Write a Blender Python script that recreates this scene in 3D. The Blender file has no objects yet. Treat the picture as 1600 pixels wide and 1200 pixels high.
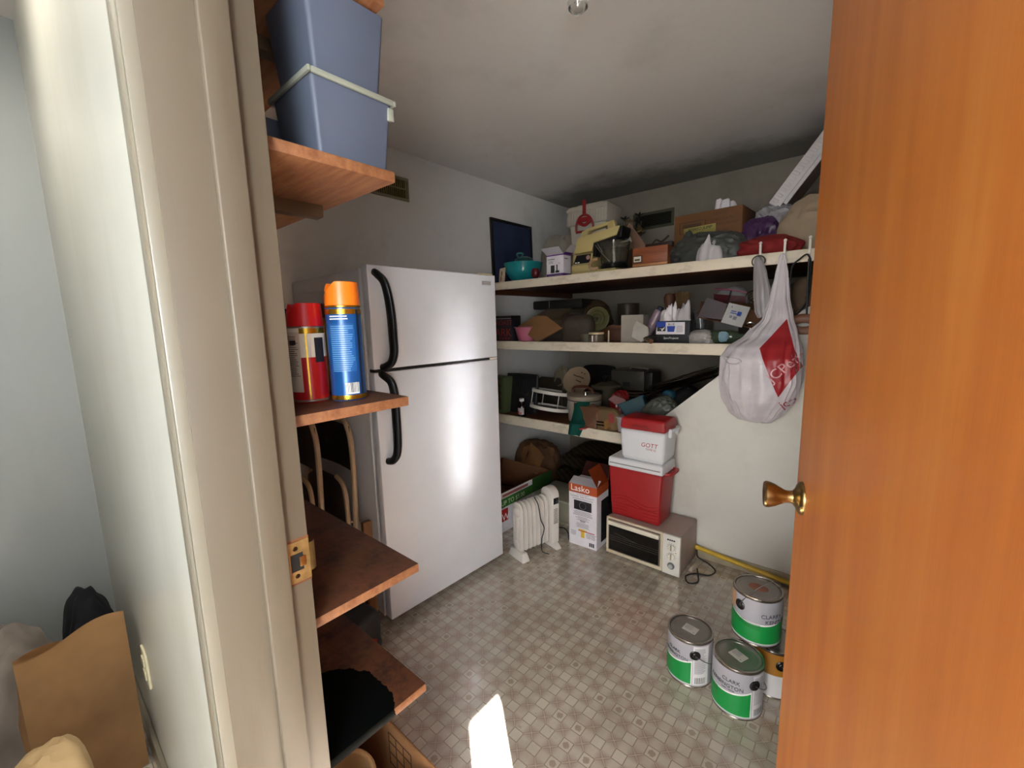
import bpy, bmesh, math, random
from mathutils import Vector, Matrix, noise
from mathutils.bvhtree import BVHTree

scene = bpy.context.scene
COL = scene.collection
PI = math.pi

# ---------------------------------------------------------------- camera
def make_camera():
    yaw, pitch, roll, foc = 0.709805, 0.144070, 0.025240, 661.92
    cy, sy = math.cos(yaw), math.sin(yaw)
    fwd = Vector((-sy * math.cos(pitch), cy * math.cos(pitch), -math.sin(pitch)))
    right = Vector((cy, sy, 0))
    down = fwd.cross(right)
    c, s = math.cos(roll), math.sin(roll)
    r2 = c * right + s * down
    d2 = -s * right + c * down
    m = Matrix((r2, -d2, -fwd)).transposed().to_4x4()
    m.translation = Vector((0, 0, 1.39))
    cam = bpy.data.cameras.new('camera')
    cam.sensor_width = 36
    cam.lens = foc / 1600 * 36
    cam.clip_start = 0.01
    o = bpy.data.objects.new('camera', cam)
    o.matrix_world = m
    COL.objects.link(o)
    scene.camera = o
make_camera()

# ---------------------------------------------------------------- sky, sun, window daylight, exposure
scene.view_settings.view_transform = 'Standard'
scene.view_settings.look = 'None'
scene.view_settings.gamma = 1
scene.view_settings.use_curve_mapping = False
scene.view_settings.exposure = 0.0
scene.cycles.sample_clamp_indirect = 300.0
scene.cycles.blur_glossy = 0.0      # keep the sun's mirror flash from the waxed floor on the refrigerator sharp
world = bpy.data.worlds.new('sky')
scene.world = world
world.use_nodes = True
bg = world.node_tree.nodes['Background']
bg.inputs[0].default_value = (0.75, 0.87, 1.0, 1)
bg.inputs[1].default_value = 3.0

def add_light(name, kind, loc, energy, color, direction, size=None):
    l = bpy.data.lights.new(name, kind)
    l.energy = energy
    l.color = color
    if kind == 'AREA':
        l.shape = 'RECTANGLE'
        l.size, l.size_y = size
    o = bpy.data.objects.new(name, l)
    o.location = loc
    o.rotation_euler = Vector(direction).to_track_quat('-Z', 'Y').to_euler()
    COL.objects.link(o)
    return l
SUN_DIR = (-0.775, 0.631, -0.71)
sun = add_light('sun', 'SUN', (3, -2, 3), 320.0, (1.0, 0.985, 0.985), SUN_DIR)
sun.angle = math.radians(0.7)
# skylight through the two hall windows (rear and right), each a rectangle just inside its glass
add_light('rear_window_daylight', 'AREA', (0.0, -1.86, 1.45), 64.0, (1.0, 0.985, 0.96), (0, 1, 0), (1.2, 1.4))
add_light('side_window_daylight', 'AREA', (0.97, -1.33, 1.37), 94.0, (0.91, 0.965, 1.0), (-1, 0.0, 0), (0.88, 1.0))

add_light('hall_left_fill', 'AREA', (-1.55, -0.22, 2.46), 8.5, (1.0, 0.94, 0.82), (0, 0, -1), (0.30, 0.30))  # unseen fill light added to brighten the hall's left end

# ---------------------------------------------------------------- materials
def srgb(*c):
    if len(c) == 1:
        h = c[0].lstrip('#')
        c = [int(h[i:i + 2], 16) for i in (0, 2, 4)]
    out = []
    for v in c:
        v = v / 255
        out.append(v / 12.92 if v <= 0.04045 else ((v + 0.055) / 1.055) ** 2.4)
    return tuple(out)

class NT:
    def __init__(self, name):
        self.m = bpy.data.materials.new(name)
        self.m.use_nodes = True
        self.t = self.m.node_tree
        self.b = self.t.nodes['Principled BSDF']
    def n(self, typ, **kw):
        nd = self.t.nodes.new(typ)
        for k, v in kw.items():
            setattr(nd, k, v)
        return nd
    def l(self, a, b):
        self.t.links.new(a, b)
    def val(self, sock, v):
        if hasattr(v, 'is_output') or isinstance(v, bpy.types.NodeSocket):
            self.l(v, sock)
        else:
            sock.default_value = v
    def math(self, op, a, b=None, c=None):
        nd = self.n('ShaderNodeMath', operation=op)
        self.val(nd.inputs[0], a)
        if b is not None:
            self.val(nd.inputs[1], b)
        if c is not None:
            self.val(nd.inputs[2], c)
        return nd.outputs[0]
    def mix(self, fac, a, b):
        nd = self.n('ShaderNodeMix', data_type='RGBA')
        self.val(nd.inputs[0], fac)
        self.val(nd.inputs[6], a if not isinstance(a, tuple) else (*a[:3], 1))
        self.val(nd.inputs[7], b if not isinstance(b, tuple) else (*b[:3], 1))
        return nd.outputs[2]
    def ramp(self, fac, stops):
        nd = self.n('ShaderNodeValToRGB')
        e = nd.color_ramp.elements
        while len(e) < len(stops):
            e.new(0.5)
        for el, (p, c) in zip(e, stops):
            el.position = p
            el.color = (*c[:3], 1) if isinstance(c, tuple) else (c, c, c, 1)
        self.l(fac, nd.inputs[0])
        return nd.outputs[0]
    def coord(self, kind='Object', scale=(1, 1, 1)):
        tc = self.n('ShaderNodeTexCoord')
        mp = self.n('ShaderNodeMapping')
        mp.inputs['Scale'].default_value = scale
        self.l(tc.outputs[kind], mp.inputs[0])
        return mp.outputs[0]
    def noise(self, vec, scale, detail=3, rough=0.55):
        nd = self.n('ShaderNodeTexNoise')
        nd.inputs['Scale'].default_value = scale
        nd.inputs['Detail'].default_value = detail
        nd.inputs['Roughness'].default_value = rough
        self.l(vec, nd.inputs['Vector'])
        return nd.outputs['Fac']
    def bump(self, h, strength, dist=0.002):
        nd = self.n('ShaderNodeBump')
        nd.inputs['Strength'].default_value = strength
        nd.inputs['Distance'].default_value = dist
        self.l(h, nd.inputs['Height'])
        self.l(nd.outputs[0], self.b.inputs['Normal'])
    def col(self, v):
        self.val(self.b.inputs['Base Color'], (*v[:3], 1) if isinstance(v, tuple) else v)
    def rough(self, v):
        self.val(self.b.inputs['Roughness'], v)

MATS = {}
def M(name, color=None, rough=0.55, metal=0.0, var=0.08, scale=9.0, bump=0.0, bscale=80.0, trans=0.0, alpha=1.0, ior=1.45):
    if name in MATS:
        return MATS[name]
    c = srgb(color) if isinstance(color, str) else color
    k = NT(name)
    v = k.coord()
    f = k.noise(v, scale)
    lo = tuple(x * (1 - var) for x in c)
    hi = tuple(min(1, x * (1 + var)) for x in c)
    k.col(k.ramp(f, [(0.3, lo), (0.7, hi)]))
    k.rough(rough)
    k.b.inputs['Metallic'].default_value = metal
    if trans:
        k.b.inputs['Transmission Weight'].default_value = trans
        k.b.inputs['IOR'].default_value = ior
    if alpha < 1:
        k.b.inputs['Alpha'].default_value = alpha
    if bump:
        k.bump(k.noise(v, bscale), bump)
    MATS[name] = k.m
    return k.m

def wood(name, c1, c2, axis=0, scale=3.0, rough=0.45, stretch=14.0, bump=0.08):
    if name in MATS:
        return MATS[name]
    k = NT(name)
    sc = [stretch, stretch, stretch]
    sc[axis] = 1.0
    v = k.coord('Object', tuple(sc))
    a = k.noise(v, scale, 5, 0.6)
    v2 = k.coord('Object', tuple(x * 5 if i != axis else x * 3 for i, x in enumerate(sc)))
    b = k.noise(v2, scale, 3, 0.6)
    f = k.math('ADD', k.math('MULTIPLY', a, 0.7), k.math('MULTIPLY', b, 0.3))
    k.col(k.ramp(f, [(0.32, srgb(c1)), (0.66, srgb(c2))]))
    k.rough(rough)
    if bump:
        k.bump(b, bump, 0.001)
    MATS[name] = k.m
    return k.m

def floor_material():
    k = NT('sheet_vinyl')
    tc = k.n('ShaderNodeTexCoord')
    sp = k.n('ShaderNodeSeparateXYZ')
    k.l(tc.outputs['Object'], sp.inputs[0])
    P = 0.0765
    u = k.math('DIVIDE', k.math('ADD', sp.outputs[0], 0.795 + 100 * P), P)
    v = k.math('DIVIDE', k.math('ADD', sp.outputs[1], -0.981 + 100 * P), P)
    a = k.math('ABSOLUTE', k.math('SUBTRACT', k.math('FRACT', u), 0.5))
    b = k.math('ABSOLUTE', k.math('SUBTRACT', k.math('FRACT', v), 0.5))
    mx = k.math('MAXIMUM', a, b)
    mn = k.math('MINIMUM', a, b)
    d = k.math('ABSOLUTE', k.math('SUBTRACT', a, b))
    S = 0.255
    out_sq = k.math('GREATER_THAN', mx, S)
    corner = k.math('GREATER_THAN', mn, S - 0.01)
    line_sq = k.math('MULTIPLY', k.math('LESS_THAN', k.math('ABSOLUTE', k.math('SUBTRACT', mx, S)), 0.020), k.math('LESS_THAN', mn, S))
    band = k.math('MULTIPLY', corner, k.math('LESS_THAN', d, 0.045))
    line_b = k.math('MULTIPLY', corner, k.math('LESS_THAN', k.math('ABSOLUTE', k.math('SUBTRACT', d, 0.056)), 0.022))
    # hexagon shading deepens towards the nodes
    tip = k.n('ShaderNodeMapRange')
    tip.inputs[1].default_value = 0.12
    tip.inputs[2].default_value = 0.5
    k.l(mn, tip.inputs[0])
    vec = k.coord('Object')
    fine = k.noise(vec, 260, 2)
    mid = k.noise(vec, 7, 4, 0.65)
    cream = srgb('#c4bbab')
    hexc = srgb('#bdb2a2')
    dark = srgb('#75645a')
    hexcol = k.mix(tip.outputs[0], hexc, srgb('#98857a'))
    c = k.mix(out_sq, cream, hexcol)
    c = k.mix(band, c, srgb('#b5a695'))
    lines = k.math('MAXIMUM', line_sq, k.math('MULTIPLY', line_b, 0.6))
    c = k.mix(k.math('MULTIPLY', lines, 0.68), c, dark)
    # flowers in about a third of the squares
    cell = k.n('ShaderNodeCombineXYZ')
    k.l(k.math('FLOOR', u), cell.inputs[0])
    k.l(k.math('FLOOR', v), cell.inputs[1])
    wn = k.n('ShaderNodeTexWhiteNoise', noise_dimensions='3D')
    k.l(cell.outputs[0], wn.inputs['Vector'])
    has = k.math('LESS_THAN', wn.outputs['Value'], 0.3)
    r = k.math('SQRT', k.math('ADD', k.math('MULTIPLY', a, a), k.math('MULTIPLY', b, b)))
    pet = k.math('LESS_THAN', k.math('ADD', r, k.math('MULTIPLY', k.noise(vec, 190, 2), 0.16)), 0.23)
    c = k.mix(k.math('MULTIPLY', k.math('MULTIPLY', has, pet), 0.55), c, srgb('#7c6350'))
    # dirt and wear
    c = k.mix(k.math('MULTIPLY', k.ramp(mid, [(0.42, 0.0), (0.75, 1.0)]), 0.42), c, srgb('#8a7a66'))
    c = k.mix(k.math('MULTIPLY', k.ramp(k.noise(vec, 23, 5, 0.75), [(0.62, 0.0), (0.72, 1.0)]), 0.5), c, srgb('#6e5c48'))
    c = k.mix(k.ramp(k.noise(vec, 90, 2), [(0.74, 0.0), (0.77, 1.0)]), c, srgb('#54452f'))
    k.col(c)
    k.rough(k.math('ADD', 0.07, k.math('MULTIPLY', mid, 0.08)))
    k.b.inputs['Specular IOR Level'].default_value = 0.8
    k.b.inputs['Coat Weight'].default_value = 0.7
    k.b.inputs['Coat Roughness'].default_value = 0.1
    k.bump(k.math('ADD', k.math('MULTIPLY', lines, -0.4), k.math('MULTIPLY', fine, 0.15)), 0.2, 0.001)
    return k.m

def paint(name, color, rough=0.5, stain=None, amount=0.0, sscale=3.0, bump=0.05, stretch=(1, 1, 1)):
    k = NT(name)
    v = k.coord('Object')
    vs = k.coord('Object', stretch)
    c0 = srgb(color)
    f = k.noise(v, 2.5, 4)
    c = k.ramp(f, [(0.3, tuple(x * 0.95 for x in c0)), (0.7, c0)])
    if stain:
        s = k.ramp(k.noise(vs, sscale, 6, 0.7), [(0.52, 0.0), (0.78, 1.0)])
        c = k.mix(k.math('MULTIPLY', s, amount), c, srgb(stain))
    k.col(c)
    k.rough(rough)
    k.bump(k.noise(v, 220, 3), bump, 0.001)
    MATS[name] = k.m
    return k.m

# ---------------------------------------------------------------- mesh helpers
def bx(bm, x0, x1, y0, y1, z0, z1, bev=0.0, seg=2, mtx=None):
    vs = [bm.verts.new((x, y, z)) for z in (z0, z1) for y in (y0, y1) for x in (x0, x1)]
    fs = [(0, 2, 3, 1), (4, 5, 7, 6), (0, 1, 5, 4), (2, 6, 7, 3), (0, 4, 6, 2), (1, 3, 7, 5)]
    faces = [bm.faces.new([vs[i] for i in f]) for f in fs]
    if bev > 0:
        ed = list({e for f in faces for e in f.edges})
        r = bmesh.ops.bevel(bm, geom=ed, offset=bev, segments=seg, affect='EDGES', profile=0.5)
        vs = list({v for f in r['faces'] for v in f.verts} | {v for v in vs if v.is_valid})
    if mtx is not None:
        bmesh.ops.transform(bm, matrix=mtx, verts=vs)
    return vs

def hexa(bm, low, high, z0, z1, bev=0.0, seg=2):
    """Tapered box: low and high are (x0, x1, y0, y1)."""
    vs = []
    for (a, b, c, d), z in ((low, z0), (high, z1)):
        vs += [bm.verts.new(p) for p in ((a, c, z), (b, c, z), (a, d, z), (b, d, z))]
    fs = [(0, 2, 3, 1), (4, 5, 7, 6), (0, 1, 5, 4), (2, 6, 7, 3), (0, 4, 6, 2), (1, 3, 7, 5)]
    faces = [bm.faces.new([vs[i] for i in f]) for f in fs]
    if bev > 0:
        ed = list({e for f in faces for e in f.edges})
        bmesh.ops.bevel(bm, geom=ed, offset=bev, segments=seg, affect='EDGES', profile=0.5)

def lathe(bm, prof, n=24, mtx=None, a0=0.0, a1=2 * PI):
    full = abs(a1 - a0 - 2 * PI) < 1e-6
    cols = n if full else n + 1
    rings = []
    for r, z in prof:
        if r < 1e-6:
            rings.append([bm.verts.new((0, 0, z))])
        else:
            rings.append([bm.verts.new((r * math.cos(a0 + (a1 - a0) * i / n), r * math.sin(a0 + (a1 - a0) * i / n), z)) for i in range(cols)])
    for A, B in zip(rings, rings[1:]):
        for i in range(n):
            j = (i + 1) % cols
            if len(A) == 1 and len(B) == 1:
                continue
            if len(A) == 1:
                bm.faces.new((A[0], B[i], B[j]))
            elif len(B) == 1:
                bm.faces.new((A[i], A[j], B[0]))
            else:
                bm.faces.new((A[i], A[j], B[j], B[i]))
    vs = [v for r in rings for v in r]
    if mtx is not None:
        bmesh.ops.transform(bm, matrix=mtx, verts=vs)
    return vs

def smooth_path(pts, k=6, closed=False):
    pts = [Vector(p) for p in pts]
    out = []
    n = len(pts)
    rng = range(n if closed else n - 1)
    for i in rng:
        p1, p2 = pts[i], pts[(i + 1) % n]
        p0 = pts[i - 1] if (i > 0 or closed) else p1
        p3 = pts[(i + 2) % n] if (i + 2 < n or closed) else p2
        for j in range(k):
            t = j / k
            out.append(0.5 * ((2 * p1) + (p2 - p0) * t + (2 * p0 - 5 * p1 + 4 * p2 - p3) * t * t + (3 * p1 - p0 - 3 * p2 + p3) * t ** 3))
    if not closed:
        out.append(pts[-1])
    return out

def tube(bm, pts, r, n=8, closed=False, flat=None):
    pts = [Vector(p) for p in pts]
    m = len(pts)
    rad = r if isinstance(r, (list, tuple)) else [r] * m
    t0 = (pts[1] - pts[0]).normalized()
    up = Vector((0, 0, 1)) if abs(t0.z) < 0.9 else Vector((1, 0, 0))
    nrm = (up - up.dot(t0) * t0).normalized()
    rings = []
    for i, p in enumerate(pts):
        if closed:
            t = (pts[(i + 1) % m] - pts[i - 1]).normalized()
        else:
            t = (pts[min(i + 1, m - 1)] - pts[max(i - 1, 0)]).normalized()
        nrm = (nrm - nrm.dot(t) * t).normalized()
        bi = t.cross(nrm)
        fy = flat if flat else 1.0
        rings.append([bm.verts.new(p + rad[i] * (math.cos(2 * PI * j / n) * nrm + fy * math.sin(2 * PI * j / n) * bi)) for j in range(n)])
    pairs = list(zip(rings, rings[1:])) + ([(rings[-1], rings[0])] if closed else [])
    for A, B in pairs:
        for j in range(n):
            q = (j + 1) % n
            bm.faces.new((A[j], A[q], B[q], B[j]))
    if not closed:
        bm.faces.new(list(reversed(rings[0])))
        bm.faces.new(rings[-1])

def prism(bm, poly, z0, z1, mtx=None, bev=0.0):
    lo = [bm.verts.new((x, y, z0)) for x, y in poly]
    hi = [bm.verts.new((x, y, z1)) for x, y in poly]
    fs = [bm.faces.new(list(reversed(lo))), bm.faces.new(hi)]
    n = len(poly)
    for i in range(n):
        j = (i + 1) % n
        fs.append(bm.faces.new((lo[i], lo[j], hi[j], hi[i])))
    vs = lo + hi
    bmesh.ops.recalc_face_normals(bm, faces=fs)
    if bev:
        r = bmesh.ops.bevel(bm, geom=list({e for f in fs for e in f.edges}), offset=bev, segments=2, affect='EDGES', profile=0.5)
        vs = list({v for f in r['faces'] for v in f.verts} | {v for v in vs if v.is_valid})
    if mtx is not None:
        bmesh.ops.transform(bm, matrix=mtx, verts=vs)

def sheet(bm, nu, nv, fn, thick=0.0015):
    g = [[bm.verts.new(fn(i / nu, j / nv)) for j in range(nv + 1)] for i in range(nu + 1)]
    fs = []
    for i in range(nu):
        for j in range(nv):
            fs.append(bm.faces.new((g[i][j], g[i + 1][j], g[i + 1][j + 1], g[i][j + 1])))
    if thick:
        bmesh.ops.solidify(bm, geom=fs, thickness=thick)

def quadsheet(bm, a, b, c, d, thick=0.0015, n=1, sag=0.0, seed=0):
    a, b, c, d = map(Vector, (a, b, c, d))
    nr = (b - a).cross(d - a).normalized()
    def f(u, v):
        p = (a * (1 - u) + b * u) * (1 - v) + (d * (1 - u) + c * u) * v
        if sag:
            p = p + nr * sag * noise.noise(p * 14 + Vector((seed, 0, 0)))
        return p
    sheet(bm, n, n, f, thick)

def crumple(p, seed, freq):
    q = p * freq + Vector((seed * 7.3, seed * 3.1, seed * 1.7))
    d = noise.voronoi(q, distance_metric='DISTANCE', exponent=2.5)[0]
    return 0.30 - 1.1 * (d[1] - d[0]) + 0.6 * noise.noise(q * 0.45)

def blob(bm, size, seed, amp=0.15, freq=5.0, sub=4, flat=0.0, power=2.0, tie=None):
    """Crumpled heap with its base at z = 0; power above 2 makes it boxier; tie = height share of a gathered neck."""
    r = bmesh.ops.create_icosphere(bm, subdivisions=sub, radius=1.0)
    sx, sy, sz = size
    for v in r['verts']:
        p = v.co.copy()
        if power != 2.0:
            k = (abs(p.x) ** power + abs(p.y) ** power + abs(p.z) ** power) ** (1 / power)
            p = p / k
        w = 1 + amp * crumple(v.co, seed, freq)
        p = p * w
        z = (p.z + 1 - flat) / (2 - flat)
        if tie and z > tie:
            s = max(0.18, 1 - (z - tie) / (1 - tie) * 1.1)
            p.x *= s
            p.y *= s
        v.co = Vector((p.x * sx / 2, p.y * sy / 2, max(0.0, z * sz)))
    return r['verts']

def tissue(b, w, h, seed, pleats=5):
    """Sheet of tissue pulled up into pleated folds."""
    n, m = 60, 9
    tip = b.verts.new((0.1 * w, 0, h * 0.55))
    prev = None
    for j in range(1, m + 1):
        t = j / m
        ring = []
        for i in range(n):
            a = 2 * PI * i / n
            f = math.sin(pleats * a + seed + 0.8 * math.sin(2 * a + seed))
            g = noise.noise(Vector((math.cos(a) * 1.3, math.sin(a) * 1.3, seed + t * 1.5)))
            rad = w / 2 * (0.25 + 0.75 * t) * (1 + 0.14 * f + 0.45 * g)
            up = h * (0.92 - 0.35 * abs(2 * t - 0.9) - 0.22 * t + 0.12 * f * t * (1 - t) * 2 + 0.75 * g)
            ring.append(b.verts.new((rad * math.cos(a), 0.75 * rad * math.sin(a), max(0.0, up * (1 - t ** 6)))))
        for i in range(n):
            q = (i + 1) % n
            if prev is None:
                b.faces.new((tip, ring[i], ring[q]))
            else:
                b.faces.new((prev[i], prev[q], ring[q], ring[i]))
        prev = ring

def rotz(a):
    return Matrix.Rotation(math.radians(a), 4, 'Z')

def done(name, bm, mat, parent=None, loc=(0, 0, 0), rot=(0, 0, 0), sharp=35.0, label=None, kind=None):
    bmesh.ops.recalc_face_normals(bm, faces=bm.faces[:])
    me = bpy.data.meshes.new(name)
    bm.to_mesh(me)
    bm.free()
    me.shade_smooth()
    me.set_sharp_from_angle(angle=math.radians(sharp))
    me.materials.append(mat)
    o = bpy.data.objects.new(name, me)
    o.location = loc
    o.rotation_euler = [math.radians(a) for a in rot]
    COL.objects.link(o)
    if parent is not None:
        o.parent = parent
    if label:
        o['label'] = label
    if kind:
        o['kind'] = kind
    if name.endswith('print') or name in ('code_bars', 'rack_wires', 'dial_marks'):
        o['kind'] = 'stuff'
    return o

def make(name, fn, mat, parent=None, **kw):
    bm = bmesh.new()
    fn(bm)
    return done(name, bm, mat, parent, **kw)

def thing(name, label, cat, loc=(0, 0, 0), rot=(0, 0, 0), group=None):
    o = bpy.data.objects.new(name, None)
    o.empty_display_size = 0.05
    o.location = loc
    o.rotation_euler = [math.radians(a) for a in rot]
    COL.objects.link(o)
    o['label'] = label
    o['category'] = cat
    if group:
        o['group'] = group
    return o

def tag(o, label, cat, group=None, kind=None):
    o['label'] = label
    o['category'] = cat
    if group:
        o['group'] = group
    if kind:
        o['kind'] = kind
    return o

def struct(name, fn, mat, parent=None, **kw):
    return make(name, fn, mat, parent, kind='structure' if parent is None else None, **kw)

def text_mesh(body, size, align='LEFT', depth=0.0004, spacing=1.0, shear=0.0):
    cu = bpy.data.curves.new('lettering', 'FONT')
    cu.body = body
    cu.size = size
    cu.align_x = align
    cu.extrude = depth
    cu.space_character = spacing
    cu.shear = shear
    cu.resolution_u = 3
    o = bpy.data.objects.new('lettering', cu)
    COL.objects.link(o)
    dg = bpy.context.evaluated_depsgraph_get()
    me = bpy.data.meshes.new_from_object(o.evaluated_get(dg))
    bpy.data.objects.remove(o)
    bpy.data.curves.remove(cu)
    return me

def text(body, size, mat, parent, origin, xdir=(1, 0, 0), up=(0, 0, 1), name='lettering', warp=None, **kw):
    me = text_mesh(body, size, **kw)
    x = Vector(xdir).normalized()
    u = Vector(up)
    z = x.cross(u).normalized()
    y = z.cross(x)
    m = Matrix((x, y, z)).transposed().to_4x4()
    m.translation = Vector(origin)
    if warp:
        for v in me.vertices:
            v.co = warp(v.co)
    else:
        me.transform(m)
    me.materials.clear()
    me.materials.append(mat)
    me.name = name
    o = bpy.data.objects.new(name, me)
    COL.objects.link(o)
    o.parent = parent
    return o

def on_can(r, ang, z):
    """Warp flat lettering round an upright can: ang is the bearing of the text origin in degrees."""
    def f(p):
        a = math.radians(ang) + p.x / r
        rr = r + 0.0006 + p.z
        return Vector((rr * math.cos(a), rr * math.sin(a), z + p.y))
    return f

def wrap(bm, r, a0, a1, zlo, zhi, n=24, nz=6):
    a0, a1 = math.radians(a0), math.radians(a1)
    g = []
    for i in range(n + 1):
        a = a0 + (a1 - a0) * i / n
        lo = zlo(i / n) if callable(zlo) else zlo
        hi = zhi(i / n) if callable(zhi) else zhi
        g.append([bm.verts.new((r * math.cos(a), r * math.sin(a), lo + (hi - lo) * j / nz)) for j in range(nz + 1)])
    for i in range(n):
        for j in range(nz):
            bm.faces.new((g[i][j], g[i + 1][j], g[i + 1][j + 1], g[i][j + 1]))

def copy_tree(o, loc=None, rot=None, label=None, group=None, parent=None):
    c = o.copy()
    COL.objects.link(c)
    if parent is not None:
        c.parent = parent
        c.matrix_parent_inverse = o.matrix_parent_inverse.copy()
    if loc is not None:
        c.location = loc
    if rot is not None:
        c.rotation_euler = [math.radians(a) for a in rot]
    if label:
        c['label'] = label
    if group:
        c['group'] = group
    for ch in list(o.children):
        copy_tree(ch, parent=c)
    return c

# ---------------------------------------------------------------- palette
floor_mat = floor_material()
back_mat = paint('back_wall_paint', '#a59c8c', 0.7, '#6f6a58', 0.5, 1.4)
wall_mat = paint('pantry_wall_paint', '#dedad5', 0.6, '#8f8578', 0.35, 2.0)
front_mat = paint('door_wall_paint', '#cfccc2', 0.28, '#aaa68f', 0.4, 2.4, bump=0.03, stretch=(1, 1, 0.25))
hall_mat = paint('hall_wall_paint', '#adb1b1', 0.26, '#909391', 0.35, 2.4, bump=0.03, stretch=(1, 1, 0.25))
def ceiling_material():
    k = NT('ceiling_paint')
    v = k.coord('Object')
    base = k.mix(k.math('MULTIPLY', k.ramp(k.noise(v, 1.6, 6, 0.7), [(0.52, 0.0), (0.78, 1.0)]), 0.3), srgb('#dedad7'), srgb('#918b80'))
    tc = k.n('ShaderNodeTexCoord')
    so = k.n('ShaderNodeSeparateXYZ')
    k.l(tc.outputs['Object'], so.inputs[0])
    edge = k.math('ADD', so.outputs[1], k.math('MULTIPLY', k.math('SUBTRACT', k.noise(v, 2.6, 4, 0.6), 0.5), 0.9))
    back_dark = k.ramp(k.math('SUBTRACT', edge, 2.9), [(0.22, 0.0), (0.55, 1.0)])  # uneven band that darkens towards the back wall
    k.col(k.mix(k.math('MULTIPLY', back_dark, 0.62), base, srgb('#4b4a3a')))
    k.rough(0.75)
    k.bump(k.noise(v, 220, 3), 0.25, 0.001)
    return k.m
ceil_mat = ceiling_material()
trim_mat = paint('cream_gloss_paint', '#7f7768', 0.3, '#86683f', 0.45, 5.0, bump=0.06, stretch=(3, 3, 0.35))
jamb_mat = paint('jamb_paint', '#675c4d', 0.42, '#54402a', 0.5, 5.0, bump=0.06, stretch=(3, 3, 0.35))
stair_mat = paint('stair_wall_paint', '#d8d4cb', 0.55, '#a79c8c', 0.35, 2.2)
lip_mat = paint('shelf_edge_paint', '#dccfb8', 0.5, '#6d5436', 0.5, 7.0, stretch=(1, 1, 2))
white_enamel = M('white_enamel', '#e2e2e6', 0.32, var=0.02, bump=0.04, bscale=350)
plastic_black = M('black_plastic', '#0c0c0d', 0.3)
rubber_black = M('black_rubber', '#121212', 0.6)
chrome = M('bright_metal', '#c9c8c6', 0.22, 1.0)
brass = M('old_brass', '#a3895c', 0.28, 1.0, var=0.2)
plate_brass = M('dull_brass', '#9a7c4c', 0.42, 0.55, var=0.25, scale=60)
cream_plastic = M('cream_plastic', '#d2be8c', 0.4)
card = M('cardboard', '#9a6b42', 0.8, var=0.12, bump=0.1, bscale=40)
card_dark = M('dark_cardboard', '#6b4429', 0.85, var=0.15)
kraft = M('kraft_paper', '#c89a68', 0.75, var=0.16, scale=6, bump=0.5, bscale=22)
white_card = M('white_card', '#dcd6da', 0.5)
ink = M('black_ink', '#17151a', 0.6)
ink_brown = M('brown_ink', '#4a2f1c', 0.7)
white_ink = M('white_ink', '#f0eeea', 0.5)
purple_ink = M('purple_ink', '#5a1d78', 0.5)
red_ink = M('red_ink', '#a81f1f', 0.5)
blue_ink = M('blue_ink', '#1c3f9c', 0.5)
yellow_ink = M('yellow_ink', '#d9b23c', 0.5)
grey_ink = M('grey_ink', '#8a8790', 0.6)
clear_plastic = M('clear_plastic', '#e6e8e6', 0.12, trans=0.85, var=0.02)
clear_glass = M('clear_glass', '#eef2f0', 0.03, trans=1.0, var=0.0)
shelf_wood = None
# ================================================================ the setting
struct('floor', lambda b: bx(b, -2.55, 1.1, -2.0, 3.85, -0.08, 0), floor_mat)
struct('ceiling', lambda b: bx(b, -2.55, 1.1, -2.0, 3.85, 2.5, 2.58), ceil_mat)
struct('wall_left', lambda b: bx(b, -2.52, -2.42, 0.20, 3.85, 0, 2.5), wall_mat)
struct('wall_hall_left', lambda b: bx(b, -2.52, -2.42, -2.0, 0.20, 0, 2.5), hall_mat)
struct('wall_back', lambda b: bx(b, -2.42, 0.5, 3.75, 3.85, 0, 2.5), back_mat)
struct('wall_right', lambda b: bx(b, 0.40, 0.5, 0.27, 3.75, 0, 2.5), wall_mat)

def front_wall(b):
    bx(b, -2.42, -0.72, 0.142, 0.27, 0, 2.5)
    bx(b, 0.128, 1.0, 0.142, 0.27, 0, 2.5)
    bx(b, -0.72, 0.128, 0.142, 0.27, 2.06, 2.5)
struct('wall_front', front_wall, front_mat)

# the hall behind the camera: a window to the rear, a window to the right, both open to the sky
def hall_rear(b):
    bx(b, -2.42, -0.6, -2.0, -1.9, 0, 2.5)
    bx(b, 0.6, 1.0, -2.0, -1.9, 0, 2.5)
    bx(b, -0.6, 0.6, -2.0, -1.9, 0, 0.75)
    bx(b, -0.6, 0.6, -2.0, -1.9, 2.15, 2.5)
struct('wall_hall_rear', hall_rear, hall_mat)
def hall_right(b):
    bx(b, 1.0, 1.1, -2.0, -1.8, 0, 2.5)
    bx(b, 1.0, 1.1, -0.18, 0.27, 0, 2.5)
    bx(b, 1.0, 1.1, -1.8, -0.18, 0, 0.85)
    bx(b, 1.0, 1.1, -1.8, -0.18, 1.892, 2.5)
    bx(b, 1.0, 1.1, -0.89, -0.811, 0.85, 1.892)
struct('wall_hall_right', hall_right, hall_mat)
# an unseen wall added to shade the left end of the hall from the rear window
struct('hall_light_blocker', lambda b: bx(b, -2.42, -0.50, -0.50, -0.40, 0, 2.5), hall_mat)
def window_frame(b, lo, hi, y, z0, z1):
    for p, q in ((lo, lo + 0.05), (hi - 0.05, hi), ((lo + hi) / 2 - 0.02, (lo + hi) / 2 + 0.02)):
        bx(b, p, q, y, y + 0.04, z0, z1)
struct('window_1', lambda b: window_frame(b, -0.6, 0.6, -1.98, 0.75, 2.15), trim_mat)
# outside: slabs added unseen to block sun at the rear and right windows
struct('rear_sun_blocker', lambda b: bx(b, -3.2, 3.2, -3.6, -2.0, 2.36, 2.48), ceil_mat)
struct('side_sun_blocker', lambda b: bx(b, 2.4, 2.5, -6.0, -1.952, 0, 5.0), hall_mat)

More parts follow.
